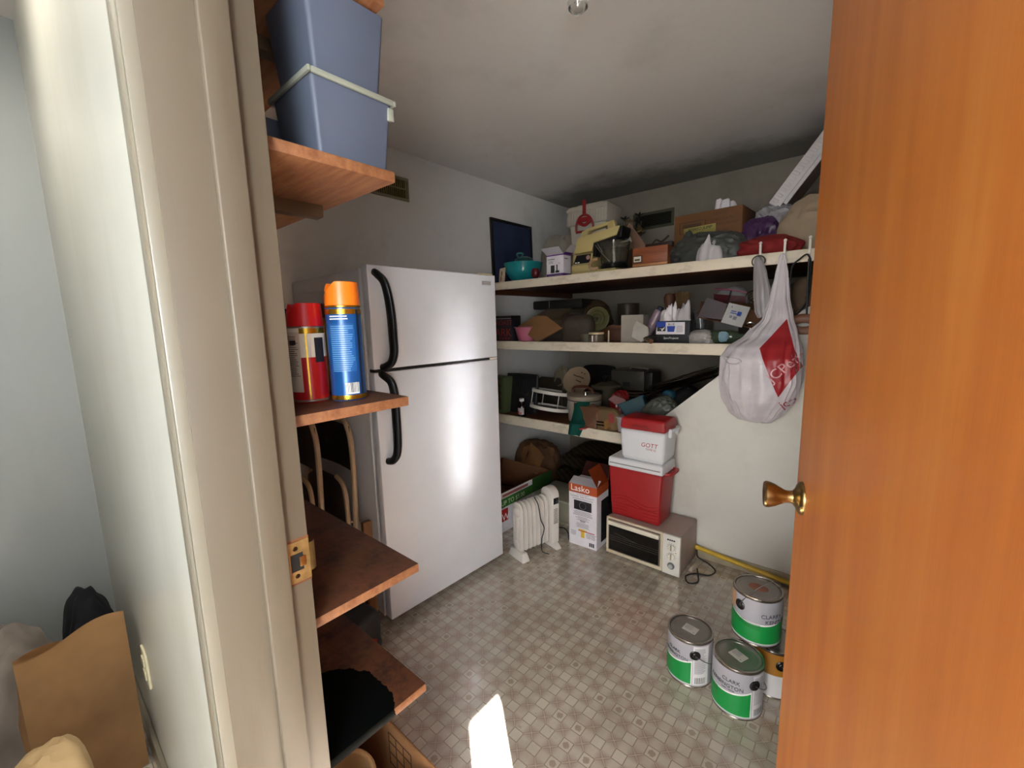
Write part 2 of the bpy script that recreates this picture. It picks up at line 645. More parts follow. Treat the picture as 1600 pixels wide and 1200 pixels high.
# solid stair bulkhead: its sloped top carries on to the back wall
BULK = [(-1.1, 0), (0.40, 0), (0.40, 2.006), (-1.1, 0.656)]
def bulkhead(b):
    lo = [b.verts.new((x, 2.46, z)) for x, z in BULK]
    hi = [b.verts.new((x, 3.75, z)) for x, z in BULK]
    b.faces.new(lo)
    b.faces.new(list(reversed(hi)))
    for i in range(4):
        j = (i + 1) % 4
        b.faces.new((lo[i], lo[j], hi[j], hi[i]))
struct('wall_stair', bulkhead, stair_mat)
struct('baseboard_back', lambda b: bx(b, -1.1, 0.40, 2.448, 2.46, 0, 0.062, 0.003), M('dull_baseboard', '#a3977f', 0.55, var=0.15))
struct('baseboard_front', lambda b: bx(b, -2.42, -0.765, 0.128, 0.142, 0, 0.085, 0.004), trim_mat)
struct('baseboard_left', lambda b: bx(b, -2.42, -2.408, -1.9, 0.128, 0, 0.085, 0.004), trim_mat)

# door frame: jamb, stop and casing on the left, jambs round the rest
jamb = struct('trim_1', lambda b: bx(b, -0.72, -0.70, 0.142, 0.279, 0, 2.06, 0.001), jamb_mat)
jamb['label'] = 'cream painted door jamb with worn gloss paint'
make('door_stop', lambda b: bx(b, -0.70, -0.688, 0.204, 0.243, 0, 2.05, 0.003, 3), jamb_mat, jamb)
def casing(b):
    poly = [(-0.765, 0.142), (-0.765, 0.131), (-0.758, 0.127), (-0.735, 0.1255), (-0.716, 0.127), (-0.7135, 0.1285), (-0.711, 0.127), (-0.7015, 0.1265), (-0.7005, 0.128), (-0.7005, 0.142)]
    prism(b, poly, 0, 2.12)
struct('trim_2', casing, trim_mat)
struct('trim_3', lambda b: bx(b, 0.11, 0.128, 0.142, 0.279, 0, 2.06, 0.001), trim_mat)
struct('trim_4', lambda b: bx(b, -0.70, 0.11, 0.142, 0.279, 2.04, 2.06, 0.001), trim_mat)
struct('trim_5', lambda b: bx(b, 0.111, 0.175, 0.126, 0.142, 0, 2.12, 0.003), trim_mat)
def strike(b):
    bx(b, -0.7008, -0.6988, 0.241, 0.2795, 0.972, 1.043, 0.0005, 1)
sp = make('strike_plate', strike, plate_brass, jamb, label='worn brass strike plate let into the door jamb')
def strike_lip(b):
    def f(u, v):
        a = u * 1.1
        return Vector((-0.6985 - 0.012 * (1 - math.cos(a)), 0.279 + 0.013 * math.sin(a), 0.983 + v * 0.05))
    sheet(b, 6, 6, f, 0.0014)
make('strike_lip', strike_lip, plate_brass, sp)
make('latch_hole', lambda b: bx(b, -0.699, -0.6984, 0.2485, 0.268, 0.992, 1.022, 0.0), M('dark_recess', '#120c08', 0.9), sp)
make('latch_tab', lambda b: bx(b, -0.6986, -0.6972, 0.262, 0.272, 0.998, 1.015, 0.0005), brass, sp)
for zz in (0.983, 1.031):
    make('screw', lambda b: lathe(b, [(0, 0.0012), (0.003, 0.001), (0.0042, 0)], 12, Matrix.Translation((-0.6989, 0.257, zz)) @ Matrix.Rotation(PI / 2, 4, 'Y')), M('dark_screw', '#3b2a18', 0.4, 0.9), sp)
# rust-brown halo of bare wood round the plate
make('plate_mortise', lambda b: bx(b, -0.7012, -0.6997, 0.2385, 0.2795, 0.968, 1.047), M('bare_wood', '#6e3f1d', 0.8, var=0.25), jamb)

# the door, opened into the pantry
DW, DH = 0.772, 2.03
door_ang = math.degrees(math.atan2(0.738, -0.207))
door_wood = NT('orange_birch_veneer')
def door_mat():
    k = door_wood
    v = k.coord('Object', (7, 7, 0.55))
    a = k.noise(v, 2.2, 5, 0.6)
    v2 = k.coord('Object', (60, 60, 2.2))
    b = k.noise(v2, 2.4, 4, 0.65)
    v3 = k.coord('Object', (260, 260, 9))
    c = k.noise(v3, 2.0, 2, 0.6)
    f = k.math('ADD', k.math('MULTIPLY', a, 0.7), k.math('ADD', k.math('MULTIPLY', b, 0.2), k.math('MULTIPLY', c, 0.1)))
    k.col(k.ramp(f, [(0.3, srgb('#a65c20')), (0.5, srgb('#b86c2a')), (0.72, srgb('#c68039'))]))
    k.rough(k.math('ADD', 0.34, k.math('MULTIPLY', b, 0.12)))
    k.bump(c, 0.08, 0.0006)
    return k.m
door = struct('door_1', lambda b: bx(b, 0, DW, -0.035, 0, 0.012, DH, 0.0015, 1), door_mat(), loc=(0.105, 0.292, 0), rot=(0, 0, door_ang))
door['label'] = 'orange varnished flush wooden door opened into the pantry'
KX = DW - 0.060
def knob_prof(b, s):
    m = Matrix.Translation((KX, 0 if s > 0 else -0.035, 1.03)) @ Matrix.Rotation(-s * PI / 2, 4, 'X')
    lathe(b, [(0, 0.063), (0.012, 0.062), (0.019, 0.0655), (0.0245, 0.066), (0.0265, 0.063), (0.026, 0.057), (0.0225, 0.047), (0.0175, 0.038), (0.0130, 0.030), (0.0120, 0.024), (0.0130, 0.017), (0.0165, 0.0135)], 36, m)
def rose_prof(b, s):
    m = Matrix.Translation((KX, 0 if s > 0 else -0.035, 1.03)) @ Matrix.Rotation(-s * PI / 2, 4, 'X')
    lathe(b, [(0, 0.0145), (0.0165, 0.0145), (0.019, 0.012), (0.026, 0.0095), (0.0315, 0.0055), (0.033, 0.002), (0.033, 0)], 36, m)
for s in (1, -1):
    kb = make('door_knob', lambda b: knob_prof(b, s), brass, door, label='antique brass tulip door knob')
    make('rosette', lambda b: rose_prof(b, s), brass, kb)
def hinge(b, z):
    lathe(b, [(0, -0.045), (0.006, -0.045), (0.006, 0.045), (0, 0.045)], 10, Matrix.Translation((-0.004, -0.039, z)))
for z in (0.25, 1.05, 1.82):
    make('hinge', lambda b: hinge(b, z), brass, door)
lt = make('latch_plate', lambda b: bx(b, DW - 0.0005, DW + 0.0012, -0.030, -0.005, 1.002, 1.058, 0.0003, 1), brass, door)
make('latch_bolt', lambda b: bx(b, DW + 0.001, DW + 0.009, -0.023, -0.012, 1.02, 1.04, 0.002), brass, lt)

# vents, bulb
vl = thing('wall_vent', 'brass louvred air vent high on the left wall above the refrigerator', 'vent', (-2.42, 1.63, 2.267))
vent_mat = M('tan_vent_metal', '#8a8062', 0.4, 0.5)
def ring_frame(b, w, h, t, d):
    bx(b, 0, d, -w / 2, w / 2, h / 2 - t, h / 2, 0.002)
    bx(b, 0, d, -w / 2, w / 2, -h / 2, -h / 2 + t, 0.002)
    bx(b, 0, d, -w / 2, -w / 2 + t, -h / 2 + t, h / 2 - t, 0.002)
    bx(b, 0, d, w / 2 - t, w / 2, -h / 2 + t, h / 2 - t, 0.002)
make('vent_frame', lambda b: ring_frame(b, 0.37, 0.145, 0.018, 0.008), vent_mat, vl)
make('duct_opening', lambda b: bx(b, 0.0002, 0.001, -0.165, 0.165, -0.055, 0.055), M('duct_dark', '#1c170c', 0.9), vl)
me_slat = None
for i in range(22):
    y = -0.158 + i * 0.0150
    if me_slat is None:
        o = make('louvre', lambda b: bx(b, 0.0015, 0.0075, -0.0025, 0.0025, -0.054, 0.054), M('louvre_brass', '#a58f52', 0.35, 0.7), vl, loc=(0, y, 0), rot=(0, 0, 20))
        me_slat = o
    else:
        c = me_slat.copy()
        COL.objects.link(c)
        c.location = (0, y, 0)
make('centre_bar', lambda b: bx(b, 0.006, 0.009, -0.166, 0.166, -0.004, 0.004), vent_mat, vl)
vb = thing('wall_vent', 'dull green metal vent with dark louvres high on the back wall', 'vent', (-1.552, 3.75, 2.243), (0, 0, -90))
grey_green = M('grey_green_metal', '#5d5d48', 0.5, 0.2)
make('vent_frame', lambda b: ring_frame(b, 0.366, 0.145, 0.024, 0.008), grey_green, vb)
make('duct_opening', lambda b: bx(b, 0.0002, 0.001, -0.16, 0.16, -0.05, 0.05), M('duct_dark', '#1c170c', 0.9), vb)
first = None
for i in range(7):
    z = -0.04 + i * 0.0133
    if first is None:
        first = make('louvre', lambda b: bx(b, 0.0015, 0.007, -0.159, 0.159, -0.0022, 0.0022), M('louvre_green', '#33352a', 0.5, 0.3), vb, loc=(0, 0, z), rot=(0, 25, 0))
    else:
        c = first.copy()
        COL.objects.link(c)
        c.location = (0, 0, z)
lamp = thing('ceiling_bulb', 'bare clear light bulb hanging from its ceiling socket', 'light bulb', (-0.806, 1.31, 2.5))
make('socket', lambda b: lathe(b, [(0, 0), (0.055, 0), (0.052, -0.012), (0.03, -0.026), (0.024, -0.030), (0, -0.030)], 28), M('white_porcelain', '#e5e2da', 0.25), lamp)
bulb = make('bulb_glass', lambda b: lathe(b, [(0.0125, -0.040), (0.015, -0.058), (0.026, -0.082), (0.0335, -0.100), (0.031, -0.116), (0.02, -0.126), (0, -0.130)], 28), clear_glass, lamp)
make('screw_base', lambda b: lathe(b, [(0.0125, -0.028), (0.013, -0.032), (0.0122, -0.036), (0.013, -0.040), (0.0125, -0.044), (0, -0.044)], 20), chrome, lamp)
def filament(b):
    tube(b, [(-0.004, 0, -0.044), (-0.005, 0, -0.075), (-0.010, 0, -0.092)], 0.0008, 6)
    tube(b, [(0.004, 0, -0.044), (0.005, 0, -0.075), (0.010, 0, -0.092)], 0.0008, 6)
    tube(b, [(-0.010, 0, -0.092), (-0.004, 0, -0.088), (0.004, 0, -0.090), (0.010, 0, -0.092)], 0.0006, 6)
make('filament', filament, chrome, lamp)

# ================================================================ shelves by the door
def shelf_material(name, stain):
    k = NT(name)
    v = k.coord('Object', (2.2, 16, 16))
    g = k.noise(v, 4, 5, 0.65)
    c = k.ramp(g, [(0.3, srgb('#754528')), (0.68, srgb('#996742'))])
    w = k.coord('Object')
    d = k.ramp(k.noise(w, 13, 6, 0.8), [(0.46, 0.0), (0.62, 1.0)])
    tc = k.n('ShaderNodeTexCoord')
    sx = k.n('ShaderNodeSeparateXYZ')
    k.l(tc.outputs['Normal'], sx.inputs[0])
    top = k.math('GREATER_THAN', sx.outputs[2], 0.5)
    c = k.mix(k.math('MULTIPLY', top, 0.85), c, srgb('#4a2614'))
    c = k.mix(k.math('MULTIPLY', k.math('MULTIPLY', d, top), 0.8), c, srgb('#24120a'))
    if stain:
        so = k.n('ShaderNodeSeparateXYZ')
        k.l(tc.outputs['Object'], so.inputs[0])
        dx = k.math('DIVIDE', k.math('SUBTRACT', so.outputs[0], stain[0]), stain[2])
        dy = k.math('DIVIDE', k.math('SUBTRACT', so.outputs[1], stain[1]), stain[3])
        rr = k.math('SQRT', k.math('ADD', k.math('MULTIPLY', dx, dx), k.math('MULTIPLY', dy, dy)))
        rr = k.math('ADD', rr, k.math('MULTIPLY', k.math('SUBTRACT', k.noise(w, 18, 4, 0.6), 0.5), 0.35))
        spot = k.math('LESS_THAN', rr, 1.0)
        c = k.mix(spot, c, srgb('#040605'))
        k.val(k.b.inputs['Specular IOR Level'], k.math('SUBTRACT', 0.35, k.math('MULTIPLY', spot, 0.3)))
    k.col(c)
    k.rough(0.6)
    k.bump(g, 0.1, 0.001)
    return k.m
plain_shelf = shelf_material('old_shelf_wood', None)
stain_shelf = shelf_material('stained_shelf_wood', (-0.085, 0.062, 0.135, 0.118))
shelf_specs = [
    (1.980, 'topmost brown wooden shelf beside the door frame, cut off by the picture edge', plain_shelf),
    (1.679, 'brown wooden shelf beside the door frame carrying the blue bins', plain_shelf),
    (1.246, 'brown wooden shelf beside the door frame carrying the spray cans', plain_shelf),
    (0.877, 'empty dusty brown shelf level with the brass strike plate', plain_shelf),
    (0.583, 'lowest brown shelf with a large black paint stain on it', stain_shelf),
]
for z, lab, mt in shelf_specs:
    s = thing('wall_shelf', lab, 'shelf', (-0.72, 0.271, z), group='shelves beside the door frame')
    make('shelf_board', lambda b: bx(b, -1.695, 0, 0.0, 0.2405, -0.0195, 0, 0.002), mt, s)
    for cx in ((-0.255, -1.25) if z > 1.5 else (-0.5, -1.25)):
        make('bracket', lambda b: bx(b, cx - 0.016, cx + 0.016, 0.002, 0.215, -0.047, -0.0197, 0.003), M('bracket_wood', '#5f4a33', 0.7), s)

# ---------------------------------------------------------------- blue bins
bin_blue = M('slate_blue_plastic', '#565d6c', 0.42, var=0.05)
bin_rim = M('frosted_rim_plastic', '#8f9082', 0.35, var=0.05)
def bin_body(b, w, d, h, t=0.012):
    """Tapered open-topped tub, w along x, d along y."""
    o = [(-w / 2 + t, w / 2 - t, -d / 2 + t, d / 2 - t), (-w / 2, w / 2, -d / 2, d / 2)]
    i = [(-w / 2 + t + 0.003, w / 2 - t - 0.003, -d / 2 + t + 0.003, d / 2 - t - 0.003), (-w / 2 + 0.003, w / 2 - 0.003, -d / 2 + 0.003, d / 2 - 0.003)]
    def loop(r, z):
        a, c, e, f = r
        k = 0.008
        pts = []
        for cx, cy, st in ((c - k, f - k, 0), (a + k, f - k, 90), (a + k, e + k, 180), (c - k, e + k, 270)):
            for q in range(4):
                an = math.radians(st + q * 30)
                pts.append(b.verts.new((cx + k * math.cos(an), cy + k * math.sin(an), z)))
        return pts
    L = [loop(o[0], 0), loop(o[1], h), loop(i[1], h), loop(i[0], 0.004)]
    for A, B in zip(L, L[1:]):
        for q in range(16):
            p = (q + 1) % 16
            b.faces.new((A[q], A[p], B[p], B[q]))
    b.faces.new(list(reversed(L[0])))
    b.faces.new(L[3])
def bin_lip(b, w, d, h):
    t = 0.006
    for x0, x1, y0, y1 in ((-w / 2 - t, w / 2 + t, -d / 2 - t, -d / 2), (-w / 2 - t, w / 2 + t, d / 2, d / 2 + t), (-w / 2 - t, -w / 2, -d / 2, d / 2), (w / 2, w / 2 + t, -d / 2, d / 2)):
        bx(b, x0, x1, y0, y1, h - 0.009, h + 0.001, 0.002)
def make_bin(loc, w, d, h, label, lip, rz=0):
    t = thing('storage_bin', label, 'storage bin', loc, (0, 0, rz), 'blue bins on the shelf by the door')
    make('tub', lambda b: bin_body(b, w, d, h), bin_blue, t)
    if lip:
        make('rim', lambda b: bin_lip(b, w, d, h), bin_rim, t)
    make('handle_ledge', lambda b: bx(b, w / 2 - 0.006, w / 2 + 0.002, d / 2 - 0.010, d / 2 + 0.003, h - 0.036, h - 0.013, 0.002), bin_rim, t) if lip else None
make_bin((-0.822, 0.452, 1.6795), 0.155, 0.158, 0.137, 'lower slate blue bin with a frosted rim at the shelf end', True)
make_bin((-0.820, 0.448, 1.8205), 0.158, 0.150, 0.135, 'upper slate blue bin stacked on the bin with the frosted rim', False)
make_bin((-1.005, 0.440, 1.6795), 0.155, 0.15, 0.115, 'dark shaded blue bin standing behind the two stacked ones', False)

# ---------------------------------------------------------------- spray cans
ZS = 1.246
def can_body(b, r, h):
    lathe(b, [(0, 0.001), (r * 0.8, 0.001), (r * 0.93, 0), (r, 0.003), (r * 0.985, 0.006), (r * 0.985, h - 0.012), (r * 0.97, h - 0.008), (r * 0.99, h - 0.004), (r * 0.94, h), (r * 0.6, h + 0.008), (0, h + 0.008)], 40)
def dome_cap(b, r, z, h):
    lathe(b, [(r * 0.97, z), (r, z + 0.002), (r * 0.985, z + h * 0.55), (r * 0.93, z + h * 0.85), (r * 0.80, z + h * 0.97), (0.5 * r, z + h), (0, z + h)], 36)
def notch_cap(b, r, z, h, bearing):
    """Cap whose rim dips into a finger notch on the given bearing."""
    n = 36
    a0 = math.radians(bearing)
    base, low, rim, inner = [], [], [], []
    for i in range(n):
        a = 2 * PI * i / n
        dd = abs((a - a0 + PI) % (2 * PI) - PI)
        dip = max(0.0, 1 - dd / 0.75) ** 0.6 * h * 0.42
        c, s = math.cos(a), math.sin(a)
        base.append(b.verts.new((r * c, r * s, z)))
        low.append(b.verts.new((r * 0.99 * c, r * 0.99 * s, z + h * 0.4)))
        rim.append(b.verts.new((r * 0.94 * c, r * 0.94 * s, z + h - dip)))
        inner.append(b.verts.new((r * 0.70 * c, r * 0.70 * s, z + h - 0.006 - dip * 0.9)))
    for A, B in ((base, low), (low, rim), (rim, inner)):
        for i in range(n):
            j = (i + 1) % n
            b.faces.new((A[i], A[j], B[j], B[i]))
    b.faces.new(inner)
gold = M('gold_tin', '#b98d2e', 0.25, 0.9)
steel_can = M('can_steel', '#a8a39a', 0.3, 0.9)
def spray(label, x, y, r, h, bodymat, capmat, cap_h, notch=None, cap_r=0.96, dome=False):
    t = thing('spray_can', label, 'spray can', (x, y, ZS), group='spray cans on the shelf by the door')
    make('can_body', lambda b: can_body(b, r, h), bodymat, t)
    if notch is not None:
        make('cap', lambda b: notch_cap(b, r * cap_r, h - 0.004, cap_h, notch), capmat, t)
    elif dome:
        make('cap', lambda b: dome_cap(b, r * cap_r, h - 0.004, cap_h), capmat, t)
    else:
        make('cap', lambda b: lathe(b, [(r * cap_r, h - 0.004), (r * cap_r * 0.97, h + cap_h * 0.9), (r * cap_r * 0.85, h + cap_h), (0, h + cap_h)], 30), capmat, t)
    for zz in (0.002, h - 0.006):
        make('crimp_ring', lambda b: lathe(b, [(r * 0.97, zz), (r * 1.012, zz + 0.001), (r * 1.012, zz + 0.004), (r * 0.97, zz + 0.005)], 40), gold if 'blue spray' in label else steel_can, t)
    return t
FACE = -28.0          # bearing from the cans towards the doorway
can_blue = M('can_blue', '#174f8e', 0.28, 0.2, var=0.05)
r = 0.0335
t = spray('tall blue spray can with an orange cap, nearest the shelf end', -0.802, 0.428, r, 0.186, can_blue, M('orange_cap', '#ee7a1c', 0.35, var=0.03), 0.047, -100, 0.97)
make('gold_band', lambda b: wrap(b, r + 0.0003, -180, 180, 0.168, 0.178, 40, 1), gold, t)
make('bottom_band', lambda b: wrap(b, r + 0.0003, -180, 180, 0.006, 0.0115, 40, 1), gold, t)
make('dark_seam', lambda b: wrap(b, r + 0.0004, 14, 24, 0.012, 0.176, 3, 2), M('navy_seam', '#0f1a33', 0.4), t)
make('light_panel', lambda b: wrap(b, r + 0.0003, -78, 4, 0.058, 0.150, 16, 2), M('panel_blue', '#1b5796', 0.35), t)
make('bar_code', lambda b: wrap(b, r + 0.0006, -38, 6, 0.014, 0.036, 10, 1), white_ink, t)
def bars(b, r0, a0, a1, z0, z1, n, seed):
    rnd = random.Random(seed)
    for i in range(n):
        a = a0 + (a1 - a0) * i / n
        wrap(b, r0, a, a + (a1 - a0) / n * rnd.uniform(0.3, 0.75), z0, z1, 1, 1)
make('code_bars', lambda b: bars(b, r + 0.0009, -36, 4, 0.0165, 0.036, 16, 4), ink, t)
def print_lines(b, r0, a0, a1, z_top, z_bot, n, seed, h=0.55):
    rnd = random.Random(seed)
    step = (z_top - z_bot) / n
    for i in range(n):
        z = z_top - i * step
        e = a0 + (a1 - a0) * rnd.uniform(0.75, 1.0)
        wrap(b, r0, a0, e, z - step * h, z, 10, 1)
pl = M('pale_print', '#6d9dca', 0.4)
make('fine_print', lambda b: print_lines(b, r + 0.0007, -74, 0, 0.146, 0.056, 22, 2, 0.34), pl, t)
make('headline_print', lambda b: print_lines(b, r + 0.0007, -74, -12, 0.165, 0.155, 2, 5, 0.4), white_ink, t)
r = 0.0335
t = spray('red and white spray can with a red cap, left of the tall blue one', -0.846, 0.372, r, 0.148, M('can_red', '#b3181c', 0.3, 0.2, var=0.05), M('red_cap', '#c2161c', 0.35, var=0.03), 0.046, -95, 0.97)
make('white_shoulder', lambda b: wrap(b, r + 0.0003, -180, 180, 0.088, 0.143, 40, 1), M('can_white', '#d8cfc0', 0.35), t)
make('print_panel', lambda b: wrap(b, r + 0.0005, -115, -45, 0.022, 0.136, 16, 1), M('can_panel', '#c3b5a2', 0.4), t)
make('fine_print', lambda b: print_lines(b, r + 0.0008, -108, -50, 0.128, 0.05, 20, 9, 0.34), M('print_brown', '#5d4a3f', 0.6), t)
make('gold_band', lambda b: wrap(b, r + 0.0006, -45, 60, 0.133, 0.143, 20, 1), gold, t)
make('gold_seam', lambda b: wrap(b, r + 0.0009, -29, -24, 0.006, 0.140, 2, 2), gold, t)
make('dark_mark', lambda b: wrap(b, r + 0.0009, -2, 30, 0.078, 0.125, 8, 1), ink, t)
make('warning_box', lambda b: wrap(b, r + 0.0009, -84, -58, 0.112, 0.121, 6, 1), ink, t)
spray('grey spray can with a navy blue cap, hard against the door frame', -0.985, 0.402, 0.031, 0.130, M('can_grey', '#5b564f', 0.35, 0.3), M('navy_cap', '#1d2547', 0.35), 0.055)
t = spray('dark red spray can with an orange red cap, behind the tall blue one', -0.915, 0.474, 0.028, 0.178, M('can_dark_red', '#7c1517', 0.3, 0.2), M('vermilion_cap', '#d2401e', 0.4), 0.036)
text('IS LIFE', 0.016, red_ink, t, (0, 0, 0), warp=lambda p: Vector(((0.0287 + p.z) * math.cos(math.radians(-12) + p.y / 0.028), (0.0287 + p.z) * math.sin(math.radians(-12) + p.y / 0.028), 0.15 - p.x)))
spray('mustard yellow spray can glimpsed between the red and blue ones', -0.935, 0.428, 0.029, 0.165, M('can_mustard', '#b5912f', 0.35, 0.3), M('dark_cap', '#2a2320', 0.4), 0.03)
# ================================================================ refrigerator
fr = thing('refrigerator', 'white top-freezer refrigerator with long black handles against the left wall', 'refrigerator', (-1.589, 1.345, 0), (0, 0, -2))
HW = 0.372
case = make('cabinet', lambda b: bx(b, -0.80, -0.066, -HW + 0.004, HW - 0.004, 0.028, 1.632, 0.006), white_enamel, fr)
fz = make('freezer_door', lambda b: bx(b, -0.050, 0, -HW, HW, 1.206, 1.641, 0.005, 3), white_enamel, fr)
fd = make('fridge_door', lambda b: bx(b, -0.050, 0, -HW, HW, 0.042, 1.192, 0.005, 3), white_enamel, fr)
gas = M('door_gasket', '#8d8794', 0.6)
make('gasket', lambda b: bx(b, -0.064, -0.051, -HW + 0.010, HW - 0.010, 1.215, 1.630), gas, fz)
make('gasket', lambda b: bx(b, -0.064, -0.051, -HW + 0.010, HW - 0.010, 0.05, 1.183), gas, fd)
make('gap_strip', lambda b: bx(b, -0.048, -0.006, -HW + 0.006, HW - 0.03, 1.193, 1.205), M('dark_gap', '#17110f', 0.7), fr)
make('case_trim', lambda b: bx(b, -0.078, -0.066, -HW + 0.001, -HW + 0.006, 0.03, 1.632, 0.002), M('trim_white', '#ececec', 0.3), fr)
make('kick_plate', lambda b: bx(b, -0.72, -0.075, -HW + 0.03, HW - 0.03, 0.0, 0.03), M('kick_dark', '#241d18', 0.7), fr)
make('hinge_cap', lambda b: bx(b, -0.06, -0.012, HW - 0.085, HW - 0.006, 1.642, 1.650, 0.003), cream_plastic, fr)
make('centre_hinge', lambda b: bx(b, -0.045, 0.002, HW - 0.055, HW - 0.002, 1.1935, 1.2045, 0.002), M('hinge_cream', '#d5cdbc', 0.4), fr)
make('rubber_bumper', lambda b: bx(b, -0.40, -0.30, -0.02, 0.05, 1.632, 1.638, 0.002), cream_plastic, fr)
def handle(b, pts, flip):
    path = smooth_path(pts, 7)
    n = len(path)
    tube(b, path, [0.015 + 0.005 * math.sin(PI * i / (n - 1)) for i in range(n)], 10, flat=0.85)
make('freezer_handle', lambda b: handle(b, [(0.0, -0.343, 1.612), (0.018, -0.340, 1.603), (0.040, -0.322, 1.570), (0.046, -0.310, 1.51), (0.047, -0.302, 1.43), (0.047, -0.300, 1.34), (0.046, -0.300, 1.275), (0.042, -0.312, 1.235), (0.022, -0.328, 1.218), (0.0, -0.334, 1.214)], 0), plastic_black, fz)
make('fridge_handle', lambda b: handle(b, [(0.0, -0.342, 1.186), (0.018, -0.340, 1.180), (0.042, -0.320, 1.150), (0.047, -0.311, 1.09), (0.047, -0.310, 1.00), (0.047, -0.310, 0.92), (0.046, -0.312, 0.862), (0.042, -0.318, 0.825), (0.028, -0.330, 0.803), (0.0, -0.338, 0.797)], 0), plastic_black, fd)
bd = make('badge', lambda b: bx(b, 0.0, 0.0022, 0.272, 0.338, 1.588, 1.608, 0.0008), M('badge_silver', '#bdb6b0', 0.35, 0.4), fz)
make('badge_print', lambda b: [bx(b, 0.0022, 0.0026, 0.276, 0.334, z, z + 0.0025) for z in (1.602, 1.594)], grey_ink, bd)
make('scuff', lambda b: tube(b, [(-0.30, -HW + 0.0035, 0.77), (-0.285, -HW + 0.0035, 0.757), (-0.275, -HW + 0.0035, 0.742)], 0.0016, 6), ink, case)

# ================================================================ folded chairs between shelves and refrigerator
beige_steel = M('beige_steel', '#b49d80', 0.4, 0.1)
dark_vinyl = M('dark_vinyl', '#2a231e', 0.55)
def folding_chair(loc, lean, label):
    t = thing('folding_chair', label, 'folding chair', loc, (lean, 0, 0), 'folded steel chairs beside the refrigerator')
    w = 0.215
    u = smooth_path([(-w, 0, 0.0), (-w, 0, 0.45), (-w + 0.005, 0, 0.80), (-w + 0.035, 0, 0.935), (-w + 0.10, 0, 0.975), (w - 0.10, 0, 0.975), (w - 0.035, 0, 0.935), (w - 0.005, 0, 0.80), (w, 0, 0.45), (w, 0, 0.0)], 6)
    make('tube_frame', lambda b: tube(b, u, 0.0125, 10), beige_steel, t)
    def back(b):
        def f(p, q):
            x = -w + 0.014 + p * (2 * w - 0.028)
            z = 0.745 + q * 0.205
            return Vector((x, -0.004 + 0.018 * (1 - (2 * p - 1) ** 2), z))
        sheet(b, 10, 4, f, 0.004)
    bk = make('back_panel', back, dark_vinyl, t)
    make('pressed_mark', lambda b: bx(b, -0.05, 0.03, -0.0135, -0.0115, 0.83, 0.87, 0.001), dark_vinyl, bk, loc=(0, 0.02, 0))
    def seat(b):
        poly = []
        for x, z in ((-0.19, 0.28), (0.19, 0.28), (0.195, 0.52), (0.17, 0.66), (0.10, 0.70), (-0.10, 0.70), (-0.17, 0.66), (-0.195, 0.52)):
            poly.append((x, z))
        prism(b, poly, 0.014, 0.040, Matrix.Rotation(PI / 2, 4, 'X'), 0.006)
    make('seat', seat, dark_vinyl, t)
    def seat_rim(b):
        pts = smooth_path([(0.197, -0.030, 0.30), (0.203, -0.030, 0.50), (0.180, -0.030, 0.665), (0.11, -0.030, 0.71)], 6)
        tube(b, pts, 0.011, 8)
    make('seat_rim', seat_rim, beige_steel, t)
    for s in (-1, 1):
        make('rear_leg', lambda b: tube(b, smooth_path([(s * (w - 0.026), 0.028, 0.015), (s * (w - 0.026), 0.028, 0.25), (s * (w - 0.026), 0.022, 0.50)], 4), 0.011, 8), beige_steel, t)
        lk = make('folding_link', lambda b: tube(b, [(s * w, -0.013, 0.52), (s * (w + 0.012), -0.016, 0.44), (s * (w + 0.030), -0.014, 0.36)], 0.010, 8, flat=0.3), beige_steel, t)
        for z, xo in ((0.515, 0.0), (0.37, 0.028)):
            make('rivet', lambda b: lathe(b, [(0, 0.004), (0.005, 0.003), (0.0065, 0)], 10, Matrix.Translation((s * (w + xo), -0.018, z)) @ Matrix.Rotation(PI / 2, 4, 'X')), chrome, lk)
        make('foot_cap', lambda b: lathe(b, [(0, 0.0), (0.0145, 0.0), (0.0145, 0.03), (0.012, 0.034)], 12, Matrix.Translation((s * w, 0, -0.001))), rubber_black, t)
    return t
folding_chair((-2.055, 0.785, 0.0), -2.0, 'beige tubed folding chair standing folded, nearer the empty shelf')
folding_chair((-1.955, 0.893, 0.0), -2.0, 'beige tubed folding chair standing folded against the refrigerator side')
tag(make('wooden_lath', lambda b: bx(b, -0.011, 0.011, -0.02, 0.02, 0, 0.53, 0.002), wood('lath_wood', '#6e4a2c', '#94683f', 2), loc=(-1.665, 0.918, 0.0)), 'bare wooden lath standing upright by the refrigerator corner', 'lath')
sack = thing('charcoal_sack', 'dark paper sack with a red and white stripe under the lowest shelf', 'sack', (-1.62, 0.74, 0), (0, 0, 10))
make('sack_body', lambda b: blob(b, (0.30, 0.20, 0.22), 3, 0.03, 3.0, 4, 0.05, 8.0), M('sack_dark', '#2e3034', 0.7, var=0.2), sack)
make('sack_stripe', lambda b: [quadsheet(b, (0.02, -0.106, 0.04), (0.155, -0.085, 0.01), (0.155, -0.085, 0.06), (0.02, -0.106, 0.09), 0.002), quadsheet(b, (-0.04, -0.106, 0.17), (0.06, -0.106, 0.10), (0.06, -0.106, 0.13), (-0.04, -0.106, 0.20), 0.002)], red_ink, sack)
make('side_stripe', lambda b: [quadsheet(b, (0.150, -0.085, 0.20), (0.150, -0.085, 0.15), (0.156, 0.055, 0.06), (0.156, 0.055, 0.11), 0.002), quadsheet(b, (0.153, 0.0, 0.03), (0.153, 0.0, 0.005), (0.153, 0.08, 0.005), (0.153, 0.08, 0.03), 0.002)], red_ink, sack)
make('side_label', lambda b: quadsheet(b, (0.153, -0.09, 0.06), (0.153, -0.09, 0.0), (0.154, 0.03, 0.0), (0.156, 0.03, 0.045), 0.002), white_ink, sack)
